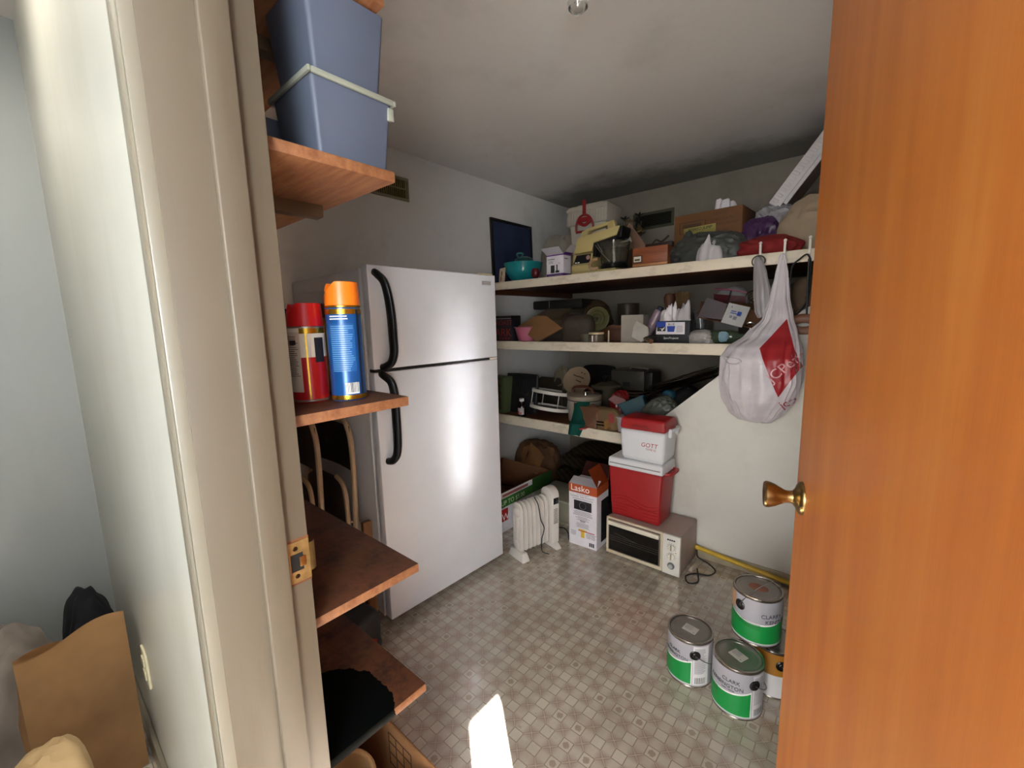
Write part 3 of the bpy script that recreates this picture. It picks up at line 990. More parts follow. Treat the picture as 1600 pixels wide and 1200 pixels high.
make('sack_print', lambda b: quadsheet(b, (0.06, -0.104, 0.0), (0.156, -0.086, 0.0), (0.156, -0.086, 0.035), (0.06, -0.104, 0.055), 0.002), white_ink, sack)

# ---------------------------------------------------------------- carton under the lowest shelf, tub inside it
def open_carton(b, x0, x1, y0, y1, h, t=0.004, inner=True):
    bx(b, x0, x1, y0, y1, 0, t)
    bx(b, x0, x1, y0, y0 + t, t, h)
    bx(b, x0, x1, y1 - t, y1, t, h)
    bx(b, x0, x0 + t, y0 + t, y1 - t, t, h)
    bx(b, x1 - t, x1, y0 + t, y1 - t, t, h)
ct = thing('cardboard_box', 'open cardboard box on the floor under the stained lowest shelf', 'box', (-1.0, 0.42, 0))
make('carton_body', lambda b: open_carton(b, -0.30, 0.235, -0.13, 0.135, 0.285), card, ct)
make('box_flap', lambda b: quadsheet(b, (-0.29, 0.137, 0.285), (0.232, 0.137, 0.285), (0.225, 0.175, 0.16), (-0.28, 0.175, 0.16), 0.004), card, ct)
def grid_print(b):
    for i in range(4):
        x = 0.03 + i * 0.035
        bx(b, x, x + 0.003, 0.1300, 0.1308, 0.15, 0.25)
    for z in (0.15, 0.185, 0.22, 0.248):
        bx(b, 0.03, 0.138, 0.1300, 0.1308, z, z + 0.003)
make('grid_print', grid_print, ink_brown, ct)
tub = thing('tan_tub', 'round tan tub sitting inside the open cardboard box', 'tub', (-0.90, 0.375, 0.0045))
make('tub_wall', lambda b: lathe(b, [(0, 0), (0.065, 0), (0.078, 0.30), (0.076, 0.302), (0.070, 0.29), (0.058, 0.006), (0, 0.006)], 32), M('tan_plastic', '#b08a5b', 0.5), tub)
make('tub_rim', lambda b: tube(b, [(0.079 * math.cos(a), 0.079 * math.sin(a), 0.30) for a in [2 * PI * i / 32 for i in range(32)]], 0.006, 8, True), M('tan_rim', '#c49d6c', 0.45), tub)

# ================================================================ hall corner: paper bags and clothes
def grocery_bag(b, d, w, h, seed):
    """Standing paper bag: d along x, w along y, creased faces, open top with a wavy edge."""
    n, m = 28, 28
    def side(p0, p1, nr):
        def f(u, v):
            p = Vector(p0).lerp(Vector(p1), u)
            p.z = v * (h + 0.02 * math.sin(u * 5 + seed))
            e = math.sin(PI * u) * math.sin(PI * min(1, v * 1.1))
            k = crumple(Vector((p.x * 2, p.y * 2, p.z * 2)), seed, 4.5)
            return p + Vector(nr) * (0.014 * k * e + 0.008 * e)
        sheet(b, n, m, f, 0.0012)
    side((d / 2, -w / 2, 0), (d / 2, w / 2, 0), (1, 0, 0))
    h -= 0.05
    side((-d / 2, w / 2, 0), (-d / 2, -w / 2, 0), (-1, 0, 0))
    side((-d / 2, -w / 2, 0), (d / 2, -w / 2, 0), (0, -1, 0))
    side((d / 2, w / 2, 0), (-d / 2, w / 2, 0), (0, 0.3, 0))
    bx(b, -d / 2, d / 2, -w / 2, w / 2, 0, 0.002)
pb = thing('paper_bag', 'tall brown paper grocery bag standing in the hall corner', 'paper bag', (-1.725, 0.000, 0), (0, 0, 4))
make('bag_shell', lambda b: grocery_bag(b, 0.07, 0.225, 0.535, 4), kraft, pb)
make('grease_spot', lambda b: lathe(b, [(0, 0.0), (0.018, 0.0), (0.020, -0.001)], 14, Matrix.Translation((0.046, -0.075, 0.2)) @ Matrix.Rotation(PI / 2, 4, 'Y')), M('grease', '#6d4a22', 0.6), pb)
tag(make('paper_bag', lambda b: blob(b, (0.16, 0.15, 0.45), 11, 0.07, 3.0, 4, 0.25, 3.2), M('pale_kraft', '#b99a6f', 0.75, var=0.1), loc=(-1.37, -0.075, 0)), 'crumpled pale paper bag in front of the tall grocery bag', 'paper bag')
grey_cloth = M('grey_cloth', '#8b7f77', 0.9, var=0.12, bump=0.3, bscale=120)
def cloth_heap(b, size, seed):
    r = bmesh.ops.create_icosphere(b, subdivisions=5, radius=1.0)
    for v in r['verts']:
        p = v.co.copy()
        fold = 0.035 * math.sin(9 * p.x + 6 * p.y + 5 * noise.noise(p * 1.8 + Vector((seed, 0, 0)))) + 0.10 * noise.noise(p * 2.2 + Vector((0, seed, 0)))
        p *= 1 + fold
        v.co = Vector((p.x * size[0] / 2, p.y * size[1] / 2, max(0, (p.z + 0.55) / 1.55 * size[2])))
tag(make('clothes_pile', lambda b: cloth_heap(b, (0.40, 0.26, 0.45), 2.0), grey_cloth, loc=(-2.09, -0.155, 0)), 'grey-brown garment heaped behind the tall paper bag', 'clothes')
tag(make('clothes_pile', lambda b: cloth_heap(b, (0.24, 0.16, 0.42), 5.0), M('black_cloth', '#14151b', 0.9, bump=0.3, bscale=120), loc=(-2.24, 0.052, 0)), 'black garment heaped in the hall corner beside the grey one', 'clothes')
op = thing('outlet_cover', 'cream outlet cover plate on the hall wall beside the paper bag', 'outlet', (-1.625, 0.142, 0.375))
make('cover_plate', lambda b: bx(b, -0.036, 0.036, -0.007, 0, -0.058, 0.058, 0.003), M('ivory_plastic', '#d8cfae', 0.35), op)
for s in (-1, 1):
    make('socket_face', lambda b: bx(b, -0.017, 0.017, -0.010, -0.006, s * 0.022 - 0.014, s * 0.022 + 0.014, 0.004), M('ivory_plastic', '#d8cfae', 0.35), op)

# ================================================================ back shelves
board_wood = wood('shelf_board_wood', '#43240f', '#63371d', 0, 3.0, 0.6)
def back_shelf(z, x1, lip_x1, label, lip_h):
    t = thing('deep_shelf', label, 'shelf', (-2.42, 2.44, z), group='painted shelves along the back wall')
    make('shelf_board', lambda b: bx(b, 0.002, x1 + 2.42, 0.021, 1.308, -0.030, -0.004, 0.001), board_wood, t)
    make('painted_lip', lambda b: bx(b, 0.002, lip_x1 + 2.42, 0, 0.020, -lip_h, 0, 0.003), lip_mat, t)
    make('cleat', lambda b: bx(b, 0.003, 0.045, 0.03, 1.30, -0.075, -0.031), board_wood, t)
    return t
ZT, ZM, ZL = 1.694, 1.250, 0.672
back_shelf(ZT, 0.03, 0.03, 'highest cream edged shelf along the back wall', 0.057)
back_shelf(ZM, -0.47, -0.455, 'middle cream edged shelf along the back wall', 0.062)
back_shelf(ZL, -1.11, -1.115, 'lowest cream edged shelf behind the stacked coolers', 0.070)
ZT -= 0.0035; ZM -= 0.0035; ZL -= 0.0035

# ================================================================ floor under the low shelf
# oil-filled radiator
rad_white = M('radiator_white', '#d6cec4', 0.38, var=0.04)
ra = thing('oil_radiator', 'white oil-filled radiator heater with seven fins beside the refrigerator', 'heater', (-1.525, 1.800, 0), (0, 0, -14))
def fin(b, y):
    w, z0, z1, t = 0.050, 0.045, 0.345, 0.0065
    poly = []
    for i in range(9):
        a = PI * i / 8
        poly.append((w * math.cos(a), z1 - 0.045 + 0.045 * math.sin(a)))
    poly += [(-w, z0 + 0.02), (-w + 0.02, z0), (w - 0.02, z0), (w, z0 + 0.02)]
    m = Matrix.Translation((0, y, 0)) @ Matrix.Rotation(PI / 2, 4, 'X')
    prism(b, poly, -t, t, m, 0.006)
for i in range(7):
    f = make('radiator_fin', lambda b: fin(b, 0.0), rad_white, ra, loc=(0, 0.0 + i * 0.0315, 0)) if i == 0 else None
    if i == 0:
        fin0 = f
    else:
        c = fin0.copy()
        COL.objects.link(c)
        c.location = (0, i * 0.0315, 0)
def end_detail(b):
    for z in (0.285, 0.085):
        lathe(b, [(0, 0.008), (0.022, 0.007), (0.028, 0.003), (0.029, 0)], 22, Matrix.Translation((0.0, -0.0101, z)) @ Matrix.Rotation(PI / 2, 4, 'X'))
    for x in (-0.028, 0.0, 0.028):
        bx(b, x - 0.0045, x + 0.0045, -0.0135, -0.009, 0.115, 0.255, 0.003)
make('end_pressing', end_detail, rad_white, ra)
make('oil_pipe', lambda b: [tube(b, [(0, -0.005, z), (0, 0.21, z)], 0.017, 12) for z in (0.285, 0.085)], rad_white, ra)
def ctl(b):
    poly = []
    for i in range(9):
        a = PI * i / 8
        poly.append((0.056 * math.cos(a), 0.335 + 0.05 * math.sin(a)))
    poly += [(-0.05, 0.03), (0.05, 0.03)]
    prism(b, poly, -0.028, 0.028, Matrix.Translation((0, 0.246, 0)) @ Matrix.Rotation(PI / 2, 4, 'X'), 0.005)
cb = make('control_housing', ctl, rad_white, ra)
make('display', lambda b: bx(b, 0.0535, 0.0575, 0.228, 0.268, 0.285, 0.325, 0.001), M('dark_display', '#1a1c22', 0.2), cb, loc=(-0.001, 0, 0))
make('air_slots', lambda b: [bx(b, 0.0515, 0.0545, 0.231, 0.262, 0.16 + i * 0.009, 0.1645 + i * 0.009) for i in range(11)], M('slot_grey', '#77706a', 0.6), cb)
make('front_foot', lambda b: hexa(b, (-0.075, 0.075, -0.028, 0.028), (-0.058, 0.058, -0.018, 0.018), 0, 0.05, 0.005), rad_white, ra)
make('rear_foot', lambda b: hexa(b, (-0.085, 0.085, 0.225, 0.268), (-0.055, 0.055, 0.232, 0.262), 0, 0.035, 0.005), rad_white, ra)
make('power_cord', lambda b: tube(b, smooth_path([(0.01, 0.115, 0.350), (0.040, 0.118, 0.318), (0.0545, 0.118, 0.27), (0.058, 0.125, 0.22), (0.062, 0.145, 0.17), (0.058, 0.142, 0.13), (0.054, 0.132, 0.09), (0.06, 0.13, 0.02), (0.09, 0.16, 0.0045)], 6), 0.0032, 6), rubber_black, ra)

# tall heater carton
lk = thing('heater_carton', 'tall white fan heater carton with an orange top band, flaps open', 'carton', (-1.295, 2.218, 0), (0, 0, 3))
make('carton_wall', lambda b: open_carton(b, -0.095, 0.095, -0.08, 0.08, 0.398, 0.003), white_card, lk)
orange_ink = M('orange_print', '#a8481f', 0.5)
make('orange_band', lambda b: [bx(b, -0.0955, 0.0955, -0.0808, -0.080, 0.343, 0.398), bx(b, 0.095, 0.0958, -0.080, 0.080, 0.343, 0.398)], orange_ink, lk)
make('box_flap', lambda b: quadsheet(b, (-0.094, -0.079, 0.398), (0.094, -0.079, 0.398), (0.094, -0.02, 0.425), (-0.094, -0.02, 0.425), 0.003), white_card, lk)
make('box_flap', lambda b: quadsheet(b, (0.096, -0.078, 0.398), (0.096, 0.078, 0.398), (0.03, 0.088, 0.495), (0.03, -0.068, 0.495), 0.003), orange_ink, lk, label='orange flap standing up')
make('box_flap', lambda b: quadsheet(b, (-0.094, 0.078, 0.398), (0.094, 0.078, 0.398), (0.085, 0.16, 0.47), (-0.10, 0.16, 0.47), 0.003), M('flap_dark', '#4a1d14', 0.6), lk, label='dark red rear flap')
text('Lasko', 0.056, white_ink, lk, (-0.083, -0.0812, 0.355))
text('Ceramic Safe Power+', 0.0185, grey_ink, lk, (-0.088, -0.0806, 0.316))
def tiny(b, x0, x1, y, z_top, z_bot, n, seed, h=0.4):
    rnd = random.Random(seed)
    st = (z_top - z_bot) / n
    for i in range(n):
        e = (x1 - x0) * (1 - rnd.uniform(0.55, 1.0)) / 2
        z = z_top - i * st
        bx(b, x0 + e, x1 - e, y - 0.0005, y, z - st * h, z)
make('product_photo', lambda b: bx(b, -0.060, 0.060, -0.0806, -0.0798, 0.235, 0.295), ink, lk)
make('photo_ring', lambda b: tube(b, [(0.022 * math.cos(a), -0.0808, 0.265 + 0.022 * math.sin(a)) for a in [2 * PI * i / 24 for i in range(24)]], 0.001, 5, True), grey_ink, lk)
make('small_print', lambda b: (tiny(b, -0.07, 0.07, -0.080, 0.336, 0.330, 1, 1), tiny(b, -0.07, 0.07, -0.080, 0.309, 0.299, 2, 2), tiny(b, -0.08, 0.08, -0.080, 0.228, 0.195, 5, 3), tiny(b, -0.05, 0.05, -0.080, 0.192, 0.165, 4, 8), tiny(b, -0.065, 0.065, -0.080, 0.15, 0.118, 6, 4)), grey_ink, lk)
make('dark_print', lambda b: tiny(b, -0.02, 0.02, -0.0801, 0.168, 0.154, 2, 6), ink, lk)
make('red_bar', lambda b: bx(b, -0.03, 0.08, -0.0807, -0.080, 0.098, 0.103), red_ink, lk)
make('yellow_chart', lambda b: [bx(b, -0.012, 0.012, -0.0806, -0.080, 0.058, 0.112), bx(b, -0.03, 0.03, -0.0806, -0.080, 0.104, 0.110)], yellow_ink, lk)
make('chart_print', lambda b: [tiny(b, x - 0.02, x + 0.02, -0.080, 0.092, 0.058, 5, 20 + i) for i, x in enumerate((-0.065, 0.04, 0.072))], grey_ink, lk)
make('stock_code', lambda b: [bx(b, 0.045 + 0.012 * i, 0.054 + 0.012 * i, -0.0806, -0.080, 0.013, 0.038) for i in range(3)], ink, lk)
make('side_photo', lambda b: bx(b, 0.095, 0.0957, -0.02, 0.078, 0.03, 0.30), ink, lk)

# long low carton against the wall, green price banner
wb = thing('produce_carton', 'white fruit carton with a green price banner between refrigerator and radiator', 'carton', (-2.05, 2.24, 0))
make('carton_wall', lambda b: open_carton(b, -0.25, 0.249, -0.289, 0.289, 0.275, 0.005), card_dark, wb)
make('white_panel', lambda b: [bx(b, 0.2492, 0.2502, -0.29, 0.29, 0.0, 0.274), bx(b, -0.25, 0.2502, -0.2905, -0.2892, 0.0, 0.274)], white_card, wb)
make('green_banner', lambda b: bx(b, 0.2503, 0.2512, -0.289, 0.289, 0.172, 0.235), M('green_print', '#2f6b22', 0.5), wb)
make('dark_green_end', lambda b: bx(b, 0.2513, 0.2518, 0.05, 0.289, 0.172, 0.275), M('dark_green_print', '#1f4a1c', 0.5), wb)
text('UP TO $5.00', 0.045, M('pale_green_ink', '#d9e6c4', 0.5), wb, (0.2515, -0.285, 0.185), (0, 1, 0))
make('red_lettering', lambda b: bx(b, 0.2503, 0.2512, -0.27, 0.0, 0.243, 0.262), M('faded_red_print', '#a6514a', 0.5), wb)
make('red_label', lambda b: bx(b, 0.2503, 0.2512, -0.285, -0.22, 0.075, 0.16), red_ink, wb)
text('W', 0.07, white_ink, wb, (0.2515, -0.282, 0.08), (0, 1, 0))
make('tape_strip', lambda b: quadsheet(b, (-0.24, -0.285, 0.279), (0.245, -0.16, 0.279), (0.245, -0.12, 0.279), (-0.24, -0.245, 0.279), 0.002), card, wb)

tag(make('paper_bag', lambda b: blob(b, (0.38, 0.34, 0.36), 21, 0.16, 3.0, 4, 0.4, 2.6), M('dark_kraft', '#6b4a30', 0.8, var=0.2), loc=(-2.19, 2.87, 0)), 'rumpled brown paper bag on the floor under the low shelf', 'paper bag')
bp = thing('packing_paper', 'stiff folded sheet of tan packing paper sticking up behind the fruit carton', 'paper', (-2.03, 2.57, 0.0))
make('paper_sheet', lambda b: quadsheet(b, (-0.10, 0.0, 0.20), (0.10, -0.06, 0.22), (0.13, 0.02, 0.34), (-0.03, 0.06, 0.42), 0.002, 8, 0.02, 3), M('tan_paper', '#a9774b', 0.75, var=0.1), bp)
make('paper_fold', lambda b: quadsheet(b, (-0.10, 0.0, 0.20), (-0.03, 0.06, 0.42), (-0.14, 0.08, 0.36), (-0.20, 0.05, 0.0), 0.002, 6, 0.02, 5), M('tan_paper', '#a9774b', 0.75, var=0.1), bp)
def folded_rug(b, w, d, h, seed):
    def f(u, v):
        a = u * 2 * PI
        x = w / 2 * math.copysign(abs(math.cos(a)) ** 0.6, math.cos(a))
        z = h / 2 + h / 2 * math.copysign(abs(math.sin(a)) ** 0.8, math.sin(a))
        return Vector((x + 0.02 * noise.noise(Vector((v * 4, seed, a))), (v - 0.5) * d, z + 0.012 * noise.noise(Vector((x * 8, v * 6, seed)))))
    sheet(b, 24, 10, f, 0.004)
for i, (z, c, lab) in enumerate(((0.0, '#3d3526', 'dark olive blanket at the bottom of the folded pile'), (0.13, '#574a35', 'brown striped blanket in the middle of the folded pile'), (0.26, '#6b5a3d', 'tan striped blanket on top of the folded pile'))):
    k = NT('blanket_%s' % 'abc'[i])
    v = k.coord('Object')
    wv = k.n('ShaderNodeTexWave', bands_direction='DIAGONAL')
    wv.inputs['Scale'].default_value = 9
    wv.inputs['Distortion'].default_value = 2.5
    k.l(v, wv.inputs['Vector'])
    cc = srgb(c)
    k.col(k.mix(wv.outputs['Fac'], cc, tuple(x * 0.45 for x in cc)))
    k.rough(0.95)
    tag(make('folded_blanket', lambda b: folded_rug(b, 0.50 - 0.04 * i, 0.40, 0.115, i + 2.0), k.m, loc=(-1.70 + 0.03 * i, 2.92, z), rot=(0, 0, 4 * i)), lab, 'blanket', 'folded blankets under the low shelf')
sb = thing('plastic_tote', 'pale low plastic tote between the radiator and the heater carton', 'tote', (-1.64, 2.46, 0))
make('tote_body', lambda b: bin_body(b, 0.34, 0.28, 0.15, 0.014), M('tote_plastic', '#8f8a76', 0.5), sb)
make('tote_lid', lambda b: bx(b, -0.178, 0.178, -0.148, 0.148, 0.150, 0.166, 0.004), M('tote_lid', '#a39e88', 0.45), sb)
tag(make('power_cord', lambda b: tube(b, smooth_path([(-1.40, 2.15, 0.004), (-1.46, 2.23, 0.004), (-1.52, 2.26, 0.004), (-1.58, 2.22, 0.004), (-1.62, 2.28, 0.004)], 6), 0.004, 6), rubber_black), 'loose dark cord on the floor beside the heater carton', 'cord')

# ================================================================ toaster oven, coolers
ov = thing('toaster_oven', 'cream toaster oven on the floor under the red coolers', 'toaster oven', (-0.923, 2.30, 0))
ov_cream = M('oven_cream', '#cdbfa3', 0.4)
ov_side = M('oven_taupe', '#a08a80', 0.4, 0.2, var=0.06)
def ov_front(b):
    y0, y1 = -0.140, -0.128
    bx(b, -0.218, 0.120, y0, y1, 0.012, 0.034, 0.003)
    bx(b, -0.218, 0.120, y0, y1, 0.226, 0.238, 0.003)
    bx(b, -0.218, -0.203, y0, y1, 0.034, 0.226, 0.003)
    bx(b, 0.108, 0.122, y0, y1, 0.034, 0.226, 0.003)
make('oven_shell', lambda b: bx(b, -0.215, 0.215, -0.128, 0.140, 0.012, 0.236, 0.006), ov_side, ov)
make('front_frame', ov_front, ov_cream, ov)
od = make('oven_door', lambda b: bx(b, -0.198, 0.104, -0.1455, -0.1405, 0.040, 0.205, 0.002), M('smoked_glass', '#0d0c0b', 0.08), ov)
make('door_edge', lambda b: [bx(b, -0.201, 0.107, -0.1475, -0.1395, 0.036, 0.041, 0.001), bx(b, -0.201, -0.197, -0.1475, -0.1395, 0.041, 0.2, 0.001), bx(b, 0.103, 0.107, -0.1475, -0.1395, 0.041, 0.2, 0.001)], M('brushed_trim', '#8b8073', 0.35, 0.7), od)
make('door_handle', lambda b: bx(b, -0.200, 0.106, -0.159, -0.141, 0.196, 0.222, 0.006), M('handle_cream', '#d9cfbb', 0.35), od)
make('rack_wires', lambda b: [tube(b, [(-0.19, -0.1462, 0.128 - 0.012 * i), (0.10, -0.1462, 0.128 - 0.012 * i)], 0.0012, 6) for i in range(3)] + [tube(b, [(-0.16, -0.1462, 0.15), (-0.02, -0.1462, 0.128)], 0.0012, 6)], M('rack_grey', '#55524e', 0.4, 0.6), od)
cp = make('control_panel', lambda b: bx(b, 0.123, 0.2175, -0.145, -0.126, 0.012, 0.238, 0.004), M('panel_white', '#ded9cf', 0.35), ov)
def dial(b, z, r1, d):
    lathe(b, [(0, d), (r1 * 0.85, d), (r1, d * 0.5), (r1, 0)], 24, Matrix.Translation((0.172, -0.145, z)) @ Matrix.Rotation(PI / 2, 4, 'X'))
for z in (0.172, 0.120):
    kn = make('control_knob', lambda b: dial(b, z, 0.018, 0.006), M('panel_white', '#ded9cf', 0.35), cp)
    make('knob_grip', lambda b: bx(b, 0.1695, 0.1745, -0.159, -0.150, z - 0.016, z + 0.016, 0.002), M('grip_tan', '#a3906a', 0.4), kn)
    make('dial_ring', lambda b: tube(b, [(0.172 + 0.0175 * math.cos(a), -0.1465, z + 0.0175 * math.sin(a)) for a in [2 * PI * i / 24 for i in range(24)]], 0.0014, 6, True), grey_ink, kn)
    make('dial_marks', lambda b: [bx(b, -0.0008, 0.0008, -0.1458, -0.145, 0.022, 0.026, 0, 2, Matrix.Translation((0.172, 0, z)) @ Matrix.Rotation(math.radians(a), 4, 'Y')) for a in range(-120, 121, 30)], ink, kn)
k3 = make('timer_knob', lambda b: dial(b, 0.066, 0.019, 0.008), M('timer_grey', '#6d6c6b', 0.35), cp)
make('timer_cap', lambda b: lathe(b, [(0, 0.006), (0.011, 0.006), (0.012, 0)], 20, Matrix.Translation((0.172, -0.1528, 0.066)) @ Matrix.Rotation(PI / 2, 4, 'X')), M('timer_light', '#b3b3b3', 0.3), k3)
make('maker_print', lambda b: [bx(b, 0.148 + 0.011 * i, 0.157 + 0.011 * i, -0.1456, -0.1448, 0.208, 0.216) for i in range(4)], ink, cp)
make('indicator', lambda b: lathe(b, [(0, 0.002), (0.003, 0.0)], 10, Matrix.Translation((0.195, -0.145, 0.146)) @ Matrix.Rotation(PI / 2, 4, 'X')), red_ink, cp)
for sx in (-0.19, 0.19):
    for sy in (-0.10, 0.11):
        make('foot', lambda b: lathe(b, [(0, 0), (0.011, 0), (0.013, 0.013), (0, 0.013)], 12, Matrix.Translation((sx, sy, 0))), rubber_black, ov)
make('power_cord', lambda b: tube(b, smooth_path([(0.222, 0.13, 0.06), (0.23, 0.128, 0.012), (0.29, 0.11, 0.005), (0.345, 0.055, 0.005), (0.33, -0.01, 0.005), (0.27, -0.035, 0.005), (0.235, -0.09, 0.005), (0.265, -0.145, 0.005), (0.302, -0.11, 0.006), (0.285, -0.05, 0.0125), (0.262, 0.01, 0.008)], 8), 0.0038, 8), rubber_black, ov)
make('crumb_handle', lambda b: hexa(b, (-0.012, 0.012, -0.062, 0.045), (-0.007, 0.007, -0.045, 0.035), 0, 0.02, 0.005), M('plug_cream', '#b9ab97', 0.45), ov, loc=(0.245, 0.03, 0.0005), rot=(0, 0, -8))

cooler_red = M('cooler_red', '#9d171b', 0.42, var=0.05)
cooler_white = M('cooler_white', '#d6d6d8', 0.4, var=0.03)
ZC = 0.2365
bc = thing('cooler', 'large red cooler with a white lid, under the small one', 'cooler', (-0.988, 2.298, ZC))
body = make('cooler_body', lambda b: hexa(b, (-0.148, 0.145, -0.088, 0.085), (-0.163, 0.160, -0.098, 0.098), 0, 0.30, 0.014, 3), cooler_red, bc)
make('lid', lambda b: hexa(b, (-0.168, 0.164, -0.101, 0.101), (-0.165, 0.161, -0.098, 0.098), 0.299, 0.357, 0.012, 3), cooler_white, bc)
make('lid_groove', lambda b: bx(b, -0.155, 0.148, -0.1018, -0.0995, 0.323, 0.327), M('groove_grey', '#5d5d60', 0.6), bc)
def grooves(b):
    for i in range(6):
        z = 0.022 + i * 0.019
        y = -0.088 - (z / 0.30) * 0.010 - 0.0008
        pts = []
        for j in range(13):
            u = j / 12
            x = -0.14 + u * 0.29
            pts.append((x, y - 0.0004, z + 0.016 * math.sin(u * 2 * PI) * (1 if i > 3 else 0.15)))
        if i < 3:
            tube(b, pts[:5], 0.0016, 5)
            tube(b, pts[8:], 0.0016, 5)
        else:
            tube(b, pts, 0.0016, 5)
make('moulded_ribs', grooves, cooler_red, body)
def big_handle(b):
    tube(b, smooth_path([(0.158, -0.055, 0.302), (0.172, -0.053, 0.300), (0.188, -0.045, 0.303), (0.192, 0.0, 0.305), (0.188, 0.055, 0.303), (0.172, 0.062, 0.300), (0.158, 0.064, 0.302)], 5), 0.0105, 8)
make('carry_handle', big_handle, cooler_red, bc)
sc = thing('cooler', 'small white cooler with a red lid, on top of the stack', 'cooler', (-0.952, 2.298, ZC + 0.3577))
make('cooler_body', lambda b: hexa(b, (-0.125, 0.125, -0.085, 0.085), (-0.133, 0.133, -0.093, 0.093), 0.008, 0.182, 0.018, 3), cooler_white, sc)
make('body_foot', lambda b: hexa(b, (-0.112, 0.112, -0.072, 0.072), (-0.116, 0.116, -0.076, 0.076), 0, 0.012, 0.003), cooler_white, sc)
make('lid', lambda b: hexa(b, (-0.135, 0.135, -0.095, 0.095), (-0.128, 0.128, -0.088, 0.088), 0.180, 0.246, 0.016, 3), cooler_red, sc)
make('thumb_catch', lambda b: prism(b, [(-0.065, 0.196), (0.045, 0.196), (0.03, 0.212), (-0.05, 0.212)], 0.0945, 0.0965, Matrix.Rotation(PI / 2, 4, 'X'), 0.001), M('dark_cooler_red', '#821216', 0.42), sc)
def small_handle(b):
    bx(b, 0.130, 0.150, -0.045, -0.022, 0.150, 0.198, 0.005)
    tube(b, smooth_path([(0.142, -0.035, 0.19), (0.150, -0.02, 0.192), (0.156, 0.03, 0.193), (0.150, 0.068, 0.192), (0.136, 0.075, 0.19)], 5), 0.009, 8)
    bx(b, 0.130, 0.148, 0.058, 0.08, 0.150, 0.198, 0.005)
make('carry_handle', small_handle, cooler_white, sc)
text('GOTT', 0.034, red_ink, sc, (-0.004, -0.0912, 0.092), (1, 0, 0), (0, 0.05, 1), spacing=1.02, shear=0.1)
text('TOTE 12', 0.0155, red_ink, sc, (0.022, -0.0905, 0.074), (1, 0, 0), (0, 0.05, 1), shear=0.1)

yp = thing('yellow_pole', 'yellow wooden pole lying along the base of the white stair wall', 'pole', (-0.73, 2.430, 0.072))
make('pole_shaft', lambda b: tube(b, [(0, 0, 0), (0.65, 0.0, -0.058)], 0.0125, 12), M('pole_yellow', '#c9a328', 0.4, var=0.12), yp)
make('end_cap', lambda b: tube(b, [(0.65, 0.0, -0.058), (0.685, 0.0, -0.0585)], 0.0128, 12), rubber_black, yp)

# ================================================================ paint cans
can_paper = M('paint_label_grey', '#a4a2a8', 0.45, var=0.03)
can_green = M('paint_label_green', '#0f8a3e', 0.45, var=0.06)
can_green_dark = M('paint_label_dark_green', '#0a5a2a', 0.45)
lid_steel = M('lid_steel', '#a59d94', 0.25, 0.95, var=0.06)
R0, HC = 0.082, 0.189
def can_shell(b):
    lathe(b, [(0, 0.003), (R0 - 0.006, 0.003), (R0 - 0.001, 0), (R0 + 0.0012, 0.003), (R0, 0.007), (R0, HC - 0.008), (R0 + 0.0015, HC - 0.004), (R0 + 0.0005, HC), (R0 - 0.006, HC), (R0 - 0.0075, HC - 0.005), (0, HC - 0.005)], 56)
def lid(b):
    lathe(b, [(R0 - 0.0075, HC - 0.003), (R0 - 0.010, HC - 0.001), (R0 - 0.016, HC - 0.002), (R0 - 0.018, HC - 0.0045), (R0 - 0.024, HC - 0.0048), (0, HC - 0.0042)], 56)
def ear(b, ang):
    m = Matrix.Rotation(math.radians(ang), 4, 'Z') @ Matrix.Translation((R0, 0, 0.138)) @ Matrix.Rotation(PI / 2, 4, 'Y')
    lathe(b, [(0, 0.004), (0.007, 0.005), (0.010, 0.003), (0.016, 0.004), (0.0195, 0.001), (0.0195, -0.002)], 24, m)
def bail(b, ang, raised):
    """Wire handle between the two ears; raised 0 hangs flat on the body, 1 stands over the lid."""
    pts = []
    a = math.radians(ang)
    for i in range(25):
        t = PI * i / 24
        s = math.cos(t)
        o = math.sin(t)
        if raised:
            pts.append(Vector((s * (R0 + 0.005), o * 0.055, 0.138 + o * 0.105)))
        else:
            w = a + t
            rr = R0 + 0.005 + 0.006 * o
            pts.append(Vector((rr * math.cos(w), rr * math.sin(w), 0.138 - o * 0.058)))
    if raised:
        pts = [Matrix.Rotation(a, 3, 'Z') @ p for p in pts]
    tube(b, pts, 0.0016, 6)
